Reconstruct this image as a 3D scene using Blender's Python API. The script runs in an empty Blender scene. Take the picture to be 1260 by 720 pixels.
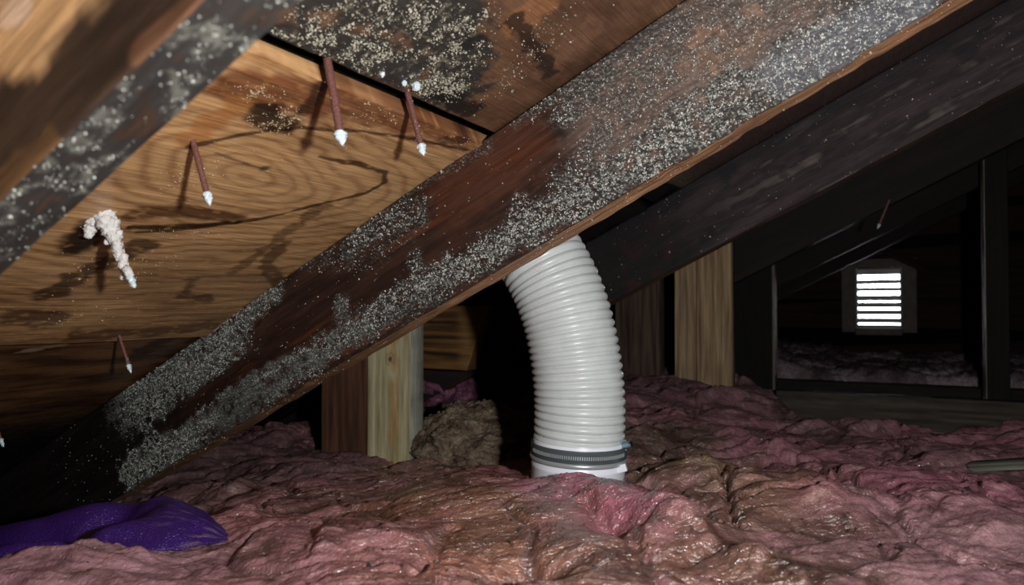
import bpy, math, random
import numpy as np

# ------------------------------------------------------------------ camera, sky, light, exposure
SC = bpy.context.scene
COL = SC.collection
FPX, CX, CY = 900.0, 630.0, 360.0            # focal length and centre in pixels of the 1260x720 frame
YAW, PITCH = math.atan(470 / FPX), math.atan(18 / FPX)
cd = bpy.data.cameras.new('camera')
cam = bpy.data.objects.new('camera', cd)
COL.objects.link(cam)
cam.location = (0, 0, 0)
cam.rotation_euler = (math.pi / 2 + PITCH, 0, YAW)
cd.sensor_width = 36.0
cd.lens = 36.0 * FPX / 1260.0
cd.clip_start, cd.clip_end = 0.01, 60
cd.dof.use_dof = True
cd.dof.focus_distance = 0.84
cd.dof.aperture_fstop = 7.5
SC.camera = cam

w = bpy.data.worlds.new('sky')
SC.world = w
w.use_nodes = True
w.node_tree.nodes['Background'].inputs[0].default_value = (0.90, 0.95, 1.0, 1)
w.node_tree.nodes['Background'].inputs[1].default_value = 20.0

LIGHT_POS = (0.155, 0.065, 0.03)
ld = bpy.data.lights.new('flash', 'POINT')
ld.energy = 26.0
ld.color = (1.0, 0.985, 0.965)
ld.shadow_soft_size = 0.016
lo = bpy.data.objects.new('flash', ld)
lo.location = LIGHT_POS
COL.objects.link(lo)

SC.view_settings.view_transform = 'Standard'
SC.view_settings.look = 'None'
SC.view_settings.exposure = 0.0
SC.view_settings.gamma = 1.0
SC.view_settings.use_curve_mapping = False

# ------------------------------------------------------------------ helpers
R = np.random.default_rng(7)
random.seed(7)
_F = np.array([-math.sin(YAW) * math.cos(PITCH), math.cos(YAW) * math.cos(PITCH), math.sin(PITCH)])
_R = np.array([math.cos(YAW), math.sin(YAW), 0.0])
_U = np.cross(_R, _F)
TH = math.atan(0.5)                           # roof pitch 6 in 12
EX = np.array([math.cos(TH), 0, math.sin(TH)])
EZ = np.array([-math.sin(TH), 0, math.cos(TH)])
Z0T, Z0B = 0.395, 0.235                       # height at X=0 of the deck underside and of the rafter bottoms
FLOOR = -0.56


def ray(p):
    return _F + (p[0] - CX) / FPX * _R + (CY - p[1]) / FPX * _U


def on_y(p, y):
    r = ray(p)
    return r * (y / r[1])


def on_roof(p, z0=Z0T):
    r = ray(p)
    return r * (z0 / (r[2] - 0.5 * r[0]))


def lin(c):
    c = np.asarray(c, float) / 255.0
    return np.where(c <= 0.04045, c / 12.92, ((c + 0.055) / 1.055) ** 2.4)


_perm = R.permutation(256)
_perm = np.concatenate([_perm, _perm, _perm]).astype(np.int32)
_grad = R.normal(size=(256, 3))
_grad /= np.linalg.norm(_grad, axis=1)[:, None]


def noise(x, y, z=0.0):
    x, y, z = np.broadcast_arrays(x, y, z)
    sh = x.shape
    x, y, z = (np.asarray(a, float).ravel() for a in (x, y, z))
    xi, yi, zi = np.floor(x).astype(int), np.floor(y).astype(int), np.floor(z).astype(int)
    xf, yf, zf = x - xi, y - yi, z - zi
    u, v, t = (a * a * a * (a * (a * 6 - 15) + 10) for a in (xf, yf, zf))
    xi &= 255; yi &= 255; zi &= 255
    out = 0
    for dx in (0, 1):
        wx = u if dx else 1 - u
        for dy in (0, 1):
            wy = v if dy else 1 - v
            for dz in (0, 1):
                wz = t if dz else 1 - t
                g = _grad[_perm[_perm[_perm[(xi + dx) & 255] + ((yi + dy) & 255)] + ((zi + dz) & 255)]]
                out = out + wx * wy * wz * (g[:, 0] * (xf - dx) + g[:, 1] * (yf - dy) + g[:, 2] * (zf - dz))
    return (out * 1.5).reshape(sh)


def fbm(x, y, z=0.0, o=4):
    s, a = 0, 1.0
    for k in range(o):
        s = s + a * noise(x * 2 ** k + 17.3 * k, y * 2 ** k - 9.1 * k, z * 2 ** k + 3.7 * k)
        a *= 0.5
    return s


def sstep(a, b, x):
    t = np.clip((x - a) / (b - a), 0, 1)
    return t * t * (3 - 2 * t)


def seg_dist(px, py, a, b):
    ax, ay = a; bx, by = b
    dx, dy = bx - ax, by - ay
    t = np.clip(((px - ax) * dx + (py - ay) * dy) / (dx * dx + dy * dy + 1e-12), 0, 1)
    return np.hypot(px - ax - t * dx, py - ay - t * dy)


def mesh(name, V, quads=None, tris=None, col=None, mat=None, parent=None, smooth=True, M=None):
    """one mesh object from arrays"""
    me = bpy.data.meshes.new(name)
    V = np.asarray(V, np.float32).reshape(-1, 3)
    q = np.zeros((0, 4), np.int32) if quads is None else np.asarray(quads, np.int32).reshape(-1, 4)
    t = np.zeros((0, 3), np.int32) if tris is None else np.asarray(tris, np.int32).reshape(-1, 3)
    me.vertices.add(len(V)); me.vertices.foreach_set('co', V.ravel())
    me.loops.add(q.size + t.size)
    me.loops.foreach_set('vertex_index', np.concatenate([q.ravel(), t.ravel()]))
    me.polygons.add(len(q) + len(t))
    st = np.concatenate([np.arange(len(q)) * 4, q.size + np.arange(len(t)) * 3]).astype(np.int32)
    me.polygons.foreach_set('loop_start', st)
    me.polygons.foreach_set('use_smooth', np.full(len(st), smooth))
    me.update(calc_edges=True)
    me.validate()
    if col is not None:
        c = np.asarray(col, np.float32).reshape(-1, col.shape[-1])
        if c.shape[1] == 3:
            c = np.concatenate([c, np.zeros((len(c), 1), np.float32)], 1)
        at = me.color_attributes.new('Col', 'FLOAT_COLOR', 'POINT')
        at.data.foreach_set('color', np.ascontiguousarray(c, np.float32).ravel())
    if mat is not None:
        me.materials.append(mat)
    o = bpy.data.objects.new(name, me)
    COL.objects.link(o)
    if M is not None:
        from mathutils import Matrix
        o.matrix_world = Matrix([list(r) for r in M])
    if parent is not None:
        o.parent = parent
    return o


def grid_quads(nu, nv, closed_v=False, base=0):
    i = np.arange(nu - 1)[:, None]
    j = np.arange(nv if closed_v else nv - 1)[None, :]
    j2 = (j + 1) % nv
    a, b, c, d = i * nv + j, i * nv + j2, (i + 1) * nv + j2, (i + 1) * nv + j
    return np.stack([a, b, c, d], -1).reshape(-1, 4) + base


def tag(o, label=None, cat=None, group=None, kind=None):
    for k, v in (('label', label), ('category', cat), ('group', group), ('kind', kind)):
        if v:
            o[k] = v
    return o


def empty(name, loc=(0, 0, 0)):
    o = bpy.data.objects.new(name, None)
    o.empty_display_size = 0.05
    o.location = loc
    COL.objects.link(o)
    return o


def frame(ex, ey, ez, o):
    M = np.eye(4)
    M[:3, 0], M[:3, 1], M[:3, 2], M[:3, 3] = ex, ey, ez, o
    return M


# ------------------------------------------------------------------ materials
def mat(name, color=(128, 128, 128), rough=0.6, attr=False, metal=0.0, spec=0.5, bump=(), grain=None,
        wet=None, sss=0.0, coat=0.0, mottle=None, raw=None, coat_bump=()):
    """Principled material; bump = [(scale xyz, strength, distance, detail)], in object coordinates"""
    m = bpy.data.materials.new(name)
    m.use_nodes = True
    nt = m.node_tree
    N, L = nt.nodes, nt.links
    b = N['Principled BSDF']
    tc = N.new('ShaderNodeTexCoord')
    if attr:
        a = N.new('ShaderNodeAttribute'); a.attribute_name = 'Col'
        csock, asock = a.outputs['Color'], a.outputs['Alpha']
    else:
        c = N.new('ShaderNodeRGB')
        c.outputs[0].default_value = (*(lin(color) if raw is None else raw), 1)
        csock, asock = c.outputs[0], None
    for sc, lo_, hi_ in (mottle or ()):       # multiply the colour by a noise between lo and hi
        mp = N.new('ShaderNodeMapping'); mp.inputs['Scale'].default_value = sc
        L.new(tc.outputs['Object'], mp.inputs[0])
        n = N.new('ShaderNodeTexNoise'); n.inputs['Scale'].default_value = 1; n.inputs['Detail'].default_value = 4
        L.new(mp.outputs[0], n.inputs['Vector'])
        r = N.new('ShaderNodeMapRange')
        r.inputs[1].default_value, r.inputs[2].default_value = 0.3, 0.7
        r.inputs[3].default_value, r.inputs[4].default_value = lo_, hi_
        L.new(n.outputs[0], r.inputs[0])
        mx = N.new('ShaderNodeVectorMath'); mx.operation = 'SCALE'
        L.new(csock, mx.inputs[0]); L.new(r.outputs[0], mx.inputs['Scale'])
        csock = mx.outputs[0]
    L.new(csock, b.inputs['Base Color'])
    b.inputs['Roughness'].default_value = rough
    if wet is not None and asock is not None:  # alpha = wetness, maps roughness from dry to wet
        r = N.new('ShaderNodeMapRange')
        r.inputs[3].default_value, r.inputs[4].default_value = rough, wet
        L.new(asock, r.inputs[0]); L.new(r.outputs[0], b.inputs['Roughness'])
        if coat:
            cm = N.new('ShaderNodeMath'); cm.operation = 'MULTIPLY'; cm.inputs[1].default_value = coat
            L.new(asock, cm.inputs[0]); L.new(cm.outputs[0], b.inputs['Coat Weight'])
    b.inputs['Metallic'].default_value = metal
    b.inputs['Specular IOR Level'].default_value = spec
    b.inputs['Coat Weight'].default_value = 0.0 if wet is not None else coat
    b.inputs['Coat IOR'].default_value = 1.7
    b.inputs['Coat Roughness'].default_value = 0.2
    if sss:
        b.inputs['Subsurface Weight'].default_value = sss
        b.inputs['Subsurface Radius'].default_value = (0.012, 0.010, 0.009)
        b.inputs['Subsurface Scale'].default_value = 0.5
    prev = None
    for sc, st, dist, det in bump:
        mp = N.new('ShaderNodeMapping'); mp.inputs['Scale'].default_value = sc
        L.new(tc.outputs['Object'], mp.inputs[0])
        n = N.new('ShaderNodeTexNoise'); n.inputs['Scale'].default_value = 1; n.inputs['Detail'].default_value = det
        n.inputs['Distortion'].default_value = 0.6
        L.new(mp.outputs[0], n.inputs['Vector'])
        bp = N.new('ShaderNodeBump'); bp.inputs['Strength'].default_value = st; bp.inputs['Distance'].default_value = dist
        L.new(n.outputs[0], bp.inputs['Height'])
        if prev is not None:
            L.new(prev.outputs[0], bp.inputs['Normal'])
        prev = bp
    if prev is not None:
        L.new(prev.outputs[0], b.inputs['Normal'])
        L.new(prev.outputs[0], b.inputs['Coat Normal'])
    for sc, dist, det in coat_bump:            # the wet film is more wrinkled than the wool under it
        rt_ = N.new('ShaderNodeMapping'); rt_.inputs['Rotation'].default_value = (0, 0, -0.55)
        mp = N.new('ShaderNodeMapping'); mp.inputs['Scale'].default_value = sc
        L.new(tc.outputs['Object'], rt_.inputs[0]); L.new(rt_.outputs[0], mp.inputs[0])
        n = N.new('ShaderNodeTexNoise'); n.inputs['Scale'].default_value = 1; n.inputs['Detail'].default_value = det
        n.inputs['Distortion'].default_value = 0.8
        L.new(mp.outputs[0], n.inputs['Vector'])
        bp = N.new('ShaderNodeBump'); bp.inputs['Strength'].default_value = 1.0; bp.inputs['Distance'].default_value = dist
        L.new(n.outputs[0], bp.inputs['Height']); L.new(prev.outputs[0], bp.inputs['Normal'])
        L.new(bp.outputs[0], b.inputs['Coat Normal'])
    return m


M_RAFTER = mat('rafter_wood', attr=True, rough=0.75, wet=0.35, spec=0.35,
               mottle=[((30, 300, 300), 0.7, 1.25)], bump=[((14, 260, 260), 0.6, 0.0012, 5), ((900, 900, 900), 0.35, 0.0006, 2)])
M_DECK = mat('deck_wood', attr=True, rough=0.62, wet=0.24, spec=0.5,
             mottle=[((420, 16, 100), 0.72, 1.25)], bump=[((520, 22, 100), 0.7, 0.0010, 5), ((700, 500, 700), 0.3, 0.0005, 2)])
M_POST = mat('post_wood', attr=True, rough=0.75, spec=0.3, mottle=[((18, 260, 260), 0.75, 1.2)],
             bump=[((10, 260, 260), 0.5, 0.001, 4)])
M_FROST = mat('frost', (190, 192, 184), rough=0.45, spec=0.5)
M_FROST_CREAM = mat('frost_cream', (172, 168, 150), rough=0.45, spec=0.5)
M_ICE = mat('ice_bead', (205, 222, 228), rough=0.18, spec=0.6, sss=0.2, bump=[((500, 500, 500), 0.5, 0.001, 2)])
M_FLUFF = mat('frost_fluff', (226, 224, 222), rough=0.9, sss=0.2, bump=[((900, 900, 900), 0.7, 0.001, 4)])
M_DROP = mat('water_drop', (190, 170, 140), rough=0.05, spec=0.8)
M_RUST = mat('rusty_steel', (112, 72, 66), rough=0.5, spec=0.6, mottle=[((900, 900, 900), 0.5, 1.5)],
             bump=[((1500, 1500, 1500), 0.8, 0.0006, 3)])
M_FELT = mat('roof_felt', (14, 13, 13), rough=0.9, spec=0.1)
M_INS = mat('insulation_wool', attr=True, rough=0.8, wet=0.34, spec=0.5, coat=1.0, coat_bump=[((60, 190, 60), 0.0075, 2.0)],
            mottle=[((160, 160, 160), 0.80, 1.15), ((700, 300, 700), 0.80, 1.15)],
            bump=[((60, 45, 60), 0.35, 0.005, 5), ((330, 200, 330), 0.7, 0.0024, 4)])
M_INS_DRY = mat('insulation_dry', attr=True, rough=0.95, spec=0.1,
                mottle=[((120, 120, 120), 0.6, 1.3)], bump=[((160, 160, 160), 0.9, 0.008, 6)])
M_FIBRE = mat('glass_fibre', (150, 112, 114), rough=0.5, spec=0.5)
M_DEBRIS = mat('dark_crumb', (26, 20, 16), rough=0.9)
M_HOSE = mat('white_vinyl', (196, 202, 202), rough=0.32, spec=0.5, sss=0.12,
             mottle=[((40, 40, 40), 0.92, 1.05)], bump=[((300, 300, 300), 0.1, 0.0005, 3)])
M_PVC = mat('white_plastic', (222, 226, 236), rough=0.35, spec=0.5, sss=0.1)
M_STEEL = mat('clamp_steel', (172, 178, 182), rough=0.33, metal=0.45)
M_STEEL_B = mat('clamp_band_steel', (96, 106, 110), rough=0.42, metal=0.4)
M_STEEL_D = mat('clamp_slot', (28, 30, 32), rough=0.5, metal=0.6)
M_ZINC = mat('zinc_screw', (150, 178, 186), rough=0.28, metal=1.0)
M_PURPLE = mat('purple_vinyl', attr=True, rough=0.30, spec=0.55,
               bump=[((760, 760, 760), 0.9, 0.0017, 0.5), ((60, 60, 60), 0.15, 0.002, 2)])
M_DARKWOOD = mat('dark_boards', (46, 27, 22), rough=0.8, spec=0.2, mottle=[((3, 60, 60), 0.5, 1.4)],
                 bump=[((5, 120, 120), 0.5, 0.002, 4)])
M_GREYWOOD = mat('weathered_grey_wood', (120, 112, 100), rough=0.8, spec=0.2, mottle=[((8, 160, 160), 0.6, 1.3)],
                 bump=[((6, 200, 200), 0.6, 0.002, 4)])
M_TRIM = mat('vent_frame_paint', (92, 80, 74), rough=0.6, mottle=[((30, 30, 30), 0.6, 1.1)])
M_LOUVRE = mat('louvre_metal', (150, 148, 146), rough=0.45)
M_FLOOR = mat('ceiling_board', (70, 62, 56), rough=0.9, spec=0.1, mottle=[((9, 9, 9), 0.7, 1.1)])


# ------------------------------------------------------------------ generic builders
def box(name, lo_, hi_, m, parent=None, M=None, bev=0.0):
    (x0, y0, z0), (x1, y1, z1) = lo_, hi_
    if bev <= 0:
        V = [(x, y, z) for x in (x0, x1) for y in (y0, y1) for z in (z0, z1)]
        Q = [(0, 1, 3, 2), (4, 6, 7, 5), (0, 4, 5, 1), (2, 3, 7, 6), (0, 2, 6, 4), (1, 5, 7, 3)]
        return mesh(name, V, Q, mat=m, parent=parent, smooth=False, M=M)
    import bmesh
    bm = bmesh.new()
    bmesh.ops.create_cube(bm, size=1)
    for v in bm.verts:
        v.co = (x0 + (v.co.x + .5) * (x1 - x0), y0 + (v.co.y + .5) * (y1 - y0), z0 + (v.co.z + .5) * (z1 - z0))
    bmesh.ops.bevel(bm, geom=bm.edges[:], offset=bev, segments=2, profile=0.6, affect='EDGES')
    me = bpy.data.meshes.new(name); bm.to_mesh(me); bm.free()
    me.materials.append(m)
    o = bpy.data.objects.new(name, me); COL.objects.link(o)
    if M is not None:
        from mathutils import Matrix
        o.matrix_world = Matrix([list(r) for r in M])
    if parent is not None:
        o.parent = parent
    return o


def timber(name, xs, T, D, nd, nt, colf, m, M, dispf=None, parent=None, bev=0.0015, cut=None, smooth=True):
    """a sawn board: x along its length, y its thickness (0 = face towards -Y), z its depth; closed section sweep"""
    loop = []
    b = bev
    for z in np.linspace(D - b, b, nd): loop.append((0.0, z))
    for a in (22, 45, 68): loop.append((b - b * math.cos(math.radians(a)), b - b * math.sin(math.radians(a))))
    for y in np.linspace(b, T - b, nt): loop.append((y, 0.0))
    for a in (30, 60): loop.append((T - b + b * math.sin(math.radians(a)), b - b * math.cos(math.radians(a))))
    for z in np.linspace(b, D - b, max(3, nd // 12)): loop.append((T, z))
    loop += [(T - b, D), (b, D)]
    loop = np.array(loop)
    xs = np.asarray(xs, float)
    nx, npn = len(xs), len(loop)
    X = np.repeat(xs[:, None], npn, 1)
    Y = np.repeat(loop[None, :, 0], nx, 0)
    Z = np.repeat(loop[None, :, 1], nx, 0)
    if cut is not None:
        X = cut(X, Y, Z)
    col = colf(X, Y, Z) if colf else None
    if dispf is not None:
        dy, dz = dispf(X, Y, Z)
        Y, Z = Y + dy, Z + dz
    V = np.stack([X, Y, Z], -1).reshape(-1, 3)
    Q = grid_quads(nx, npn, closed_v=True)
    c0, c1 = V[:npn].mean(0), V[-npn:].mean(0)
    V = np.concatenate([V, [c0, c1]])
    k = np.arange(npn); k2 = (k + 1) % npn
    n0 = nx * npn
    Tt = np.concatenate([np.stack([k2, k, np.full(npn, n0)], -1),
                         np.stack([k + (nx - 1) * npn, k2 + (nx - 1) * npn, np.full(npn, n0 + 1)], -1)])
    if col is not None:
        nc = col.shape[-1]
        col = np.concatenate([col.reshape(-1, nc), col.reshape(-1, nc)[:1], col.reshape(-1, nc)[-1:]])
    return mesh(name, V, Q, Tt, col=col, mat=m, parent=parent, M=M, smooth=smooth)


def specks(name, P, rad, m, parent=None, flat=True, nrm=None, M=None):
    """many tiny irregular four-sided crumbs in one mesh"""
    n = len(P)
    base = np.array([(1, 1, 1), (1, -1, -1), (-1, 1, -1), (-1, -1, 1)], float) / 1.73
    q = R.normal(size=(n, 4)); q /= np.linalg.norm(q, axis=1)[:, None]
    a, b, c, d = q.T
    Rm = np.stack([1 - 2 * (c * c + d * d), 2 * (b * c - a * d), 2 * (b * d + a * c),
                   2 * (b * c + a * d), 1 - 2 * (b * b + d * d), 2 * (c * d - a * b),
                   2 * (b * d - a * c), 2 * (c * d + a * b), 1 - 2 * (b * b + c * c)], -1).reshape(n, 3, 3)
    sc = R.uniform(0.55, 1.5, (n, 4, 1))
    V = np.einsum('nij,kj->nki', Rm, base) * sc * np.asarray(rad).reshape(-1, 1, 1) + P[:, None, :]
    t = np.array([(0, 1, 2), (0, 3, 1), (0, 2, 3), (1, 3, 2)])
    T = (np.arange(n) * 4)[:, None, None] + t[None]
    o = mesh(name, V, tris=T, mat=m, parent=parent, smooth=not flat, M=M)
    o['kind'] = 'stuff'
    return o


def sweep(name, P, rad, n, m, parent=None, caps=True, smooth=True, radf=None):
    """tube along the points P, radius per point"""
    P = np.asarray(P, float)
    k = len(P)
    rad = np.broadcast_to(np.asarray(rad, float), (k,))
    Tn = np.gradient(P, axis=0); Tn /= np.linalg.norm(Tn, axis=1)[:, None]
    ref = np.array([0, 1.0, 0]) if abs(Tn[0][1]) < 0.9 else np.array([1.0, 0, 0])
    A = np.cross(Tn, ref); A /= np.linalg.norm(A, axis=1)[:, None]
    B = np.cross(Tn, A)
    th = np.linspace(0, 2 * np.pi, n, endpoint=False)
    rr = rad[:, None] * np.ones(n)[None] if radf is None else radf(rad, th)
    V = P[:, None] + rr[..., None] * (np.cos(th)[None, :, None] * A[:, None] + np.sin(th)[None, :, None] * B[:, None])
    V = V.reshape(-1, 3)
    Q = grid_quads(k, n, closed_v=True)
    T = None
    if caps:
        V = np.concatenate([V, P[:1], P[-1:]])
        i = np.arange(n); j = (i + 1) % n
        T = np.concatenate([np.stack([j, i, np.full(n, k * n)], -1),
                            np.stack([i + (k - 1) * n, j + (k - 1) * n, np.full(n, k * n + 1)], -1)])
    return mesh(name, V, Q, T, mat=m, parent=parent, smooth=smooth)


def mix(c, col, f):
    f = np.clip(f, 0, 1)[..., None]
    return c * (1 - f) + np.asarray(col) * f


# ------------------------------------------------------------------ the setting: floor, roof slabs, end walls
tag(box('floor', (-2.2, -1.7, FLOOR - 0.04), (4.6, 3.7, FLOOR), M_FLOOR), kind='structure')
RX = 1.35                                      # ridge
RZ = Z0T + 0.5 * RX


def slab(name, a, b, y0, y1, th, m):
    """sloping slab between two (x, z) lines"""
    V = []
    for (x, z) in (a, b):
        for y in (y0, y1):
            V += [(x, y, z), (x, y, z + th)]
    Q = [(0, 1, 3, 2), (4, 6, 7, 5), (0, 4, 5, 1), (2, 3, 7, 6), (0, 2, 6, 4), (1, 5, 7, 3)]
    return tag(mesh(name, V, Q, mat=m, smooth=False), kind='structure')


ceiling = slab('ceiling', (-2.1, Z0T - 1.05 + 0.022), (RX, RZ + 0.022), -1.7, 3.7, 0.03, M_FELT)
slab('ceiling_far_slope', (RX, RZ + 0.022), (4.6, RZ - 0.5 * (4.6 - RX) + 0.022), -1.7, 3.7, 0.03, M_FELT)
tag(box('wall_near', (-2.2, -1.7, FLOOR), (4.6, -1.66, RZ + 0.1), M_DARKWOOD), kind='structure')
tag(box('wall_eave', (-2.14, -1.66, FLOOR), (-1.86, 3.7, FLOOR + 0.10), M_DARKWOOD), kind='structure')
tag(box('wall_right', (4.56, -1.66, FLOOR), (4.6, 3.7, -0.4), M_DARKWOOD), kind='structure')

# gable end with its boards and the louvred vent
GY = 3.50
vl, vr = on_y((1055, 365), GY)[0], on_y((1108, 365), GY)[0]
vt, vb = on_y((1083, 331), GY)[2], on_y((1083, 404), GY)[2]
gable = tag(empty('wall_gable', (0, GY, FLOOR)), kind='structure')


def gable_board(x0, x1, z0, z1, off):
    """one board of the gable wall, its top following both slopes of the roof"""
    def top(x): return (Z0T + 0.5 * x if x < RX else RZ - 0.5 * (x - RX)) + 0.015
    pts = [x0] + [x for x in (RX,) if x0 < x < x1] + [x1]
    bot = [(x, z0) for x in pts]
    tp = [(x, min(z1, top(x))) for x in pts]
    if all(t[1] <= z0 + 0.004 for t in tp):
        return
    tp = [(x, max(z, z0)) for x, z in tp]
    n = len(pts)
    V = []
    for y in (GY + off, GY + off + 0.02):
        V += [(x, y, z) for x, z in bot] + [(x, y, z) for x, z in tp]
    Q = []
    for k in range(n - 1):
        Q += [(k, k + 1, n + k + 1, n + k), (2 * n + k, 3 * n + k, 3 * n + k + 1, 2 * n + k + 1),
              (k, 2 * n + k, 2 * n + k + 1, k + 1), (n + k, n + k + 1, 3 * n + k + 1, 3 * n + k)]
    Q += [(0, n, 3 * n, 2 * n), (n - 1, 3 * n - 1, 4 * n - 1, 2 * n - 1)]
    mesh('board', np.array(V) - np.array([0, GY, FLOOR]), Q, mat=M_DARKWOOD, parent=gable, smooth=False)


def split_board(z0, z1, off):
    """board rows; the rows crossing the opening are split around it"""
    if z1 <= vb or z0 >= vt:
        gable_board(-2.1, 4.6, z0, z1, off)
    else:
        gable_board(-2.1, vl, z0, z1, off)
        gable_board(vr, 4.6, z0, z1, off)


zs = [FLOOR, FLOOR + 0.15, FLOOR + 0.30, vb, vb + (vt - vb) * 0.5, vt]
while zs[-1] < RZ:
    zs.append(zs[-1] + 0.14)
for k in range(len(zs) - 1):
    split_board(zs[k], zs[k + 1] - 0.004, (k * 37 % 5) * 0.0012)
# dark backing so that the board joints let no light through
for (a, b, c, d) in ((-2.1, vl, FLOOR, RZ), (vr, 4.6, FLOOR, RZ), (vl, vr, FLOOR, vb), (vl, vr, vt, RZ)):
    mesh('sheathing_paper', np.array([(a, 0.03, c - FLOOR), (b, 0.03, c - FLOOR), (b, 0.03, d - FLOOR), (a, 0.03, d - FLOOR)]),
         [(0, 1, 2, 3)], mat=M_FELT, parent=gable, smooth=False)

vent = tag(empty('window_1', (0, GY, vb)), kind='structure')
vo = np.array([0, GY, vb])


def vbox(name, lo_, hi_, m):
    return box(name, np.array(lo_) - vo, np.array(hi_) - vo, m, parent=vent, bev=0.002)


fo_l, fo_r = on_y((1036, 365), GY)[0], on_y((1128, 365), GY)[0]
fo_t, fo_b = on_y((1083, 319), GY)[2], on_y((1083, 409), GY)[2]
vbox('frame_stile', (fo_l, GY - 0.03, fo_b), (vl - 0.006, GY - 0.001, fo_t), M_TRIM)
vbox('frame_stile', (vr + 0.006, GY - 0.03, fo_b), (fo_r, GY - 0.001, fo_t), M_TRIM)
vbox('frame_head', (vl - 0.006, GY - 0.03, vt + 0.004), (vr + 0.006, GY - 0.001, fo_t), M_TRIM)
vbox('frame_sill', (vl - 0.006, GY - 0.06, fo_b - 0.01), (vr + 0.006, GY - 0.001, vb - 0.002), M_TRIM)
vbox('jamb', (vl - 0.006, GY - 0.035, vb - 0.002), (vl + 0.002, GY + 0.055, vt + 0.004), M_LOUVRE)
vbox('jamb', (vr - 0.002, GY - 0.035, vb - 0.002), (vr + 0.006, GY + 0.055, vt + 0.004), M_LOUVRE)
gaps = [(328.5, 338.2), (343.9, 349.6), (353.6, 358.5), (363.2, 370.3), (371.9, 378.5), (381.3, 387.6), (391.2, 397.8), (399.6, 406)]
for (a, b) in gaps:                             # the slats between the bright slots
    za, zb = on_y((1083, a), GY)[2], on_y((1083, b), GY)[2]
    vbox('slat', (vl + 0.002, GY + 0.004, zb), (vr - 0.002, GY + 0.03, za), M_LOUVRE)
# peaked trim boards over the vent
apx = on_y((1084, 300), GY - 0.05)
for q in ((1018, 326), (1142, 326)):
    p = on_y(q, GY - 0.05)
    d = p - apx; ln = np.linalg.norm(d); d /= ln
    nz = np.array([-d[2], 0, d[0]]); nz = nz if nz[2] > 0 else -nz
    Mx = frame(d, np.cross(nz, d), nz, apx - vo)
    s = 1 if d[0] > 0 else -1
    o = box('peak_board', (-0.0, -0.015, -0.035), (ln, 0.015, 0.0), M_DARKWOOD, bev=0.002, M=Mx)
    o.parent = vent

# ------------------------------------------------------------------ roof deck panels (underside seen), children of the ceiling
X_UP, X_LO = -0.397, -0.857                     # the two joints, both run along the attic


def roof_sy(P):
    """(distance along slope from X=0, Y) of a point of the deck underside"""
    return (P @ EX - np.array([0, 0, Z0T]) @ EX), P[1]


def RS(*pts):
    return [roof_sy(on_roof(p)) for p in pts]


def rs_rad(p, r):
    t = on_roof(p) @ _F
    return r * t / FPX * 1.35


def stain(S, Y, pts, r, wob=0.35, nz=None):
    """1 inside a stroke along pts (pixels, put on the deck), ragged edge"""
    q = RS(*pts)
    rr = np.array([rs_rad(p, r) for p in pts]).mean()
    d = np.full(S.shape, 9.0)
    if len(q) == 1:
        d = np.hypot(S - q[0][0], Y - q[0][1])
    for a, b in zip(q, q[1:]):
        d = np.minimum(d, seg_dist(S, Y, a, b))
    return sstep(1.25, 0.55, d / rr + (wob * nz if nz is not None else 0))


s_of = lambda x: x / math.cos(TH)


def panel(name, x0, x1, ns_list, ys, colf, zoff, th=0.012, zf=None):
    S1 = np.concatenate([np.linspace(s_of(a), s_of(b), n, endpoint=False) for a, b, n in ns_list] + [[s_of(x1)]])
    S, Y = np.meshgrid(S1, ys, indexing='ij')
    Z = np.full(S.shape, zoff)
    if zf is not None:
        Z = Z + zf(S, Y)
    c = colf(S, Y)
    nu, nv = S.shape
    V = np.stack([S, Y, Z], -1).reshape(-1, 3)
    Q = grid_quads(nu, nv)
    ring = np.concatenate([np.arange(nv), np.arange(1, nu) * nv + nv - 1, (nu - 1) * nv + np.arange(nv - 2, -1, -1),
                           np.arange(nu - 2, 0, -1) * nv])
    top = V[ring].copy(); top[:, 2] = zoff + th
    n0 = len(V); k = len(ring)
    i = np.arange(k); j = (i + 1) % k
    Q2 = np.stack([ring[i], ring[j], n0 + j, n0 + i], -1)[:, ::-1]
    V = np.concatenate([V, top])
    cc = np.concatenate([c.reshape(-1, 4), c.reshape(-1, 4)[ring]])
    o = mesh(name, V, np.concatenate([Q, Q2]), col=cc, mat=M_DECK, M=frame(EX, [0, 1, 0], EZ, [0, 0, Z0T]))
    o.parent = ceiling
    return o


YD = np.concatenate([np.linspace(-1.6, 0.14, 30, endpoint=False), np.linspace(0.14, 0.72, 400, endpoint=False),
                     np.linspace(0.72, 1.4, 60, endpoint=False), np.linspace(1.4, 3.49, 40)])


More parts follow.
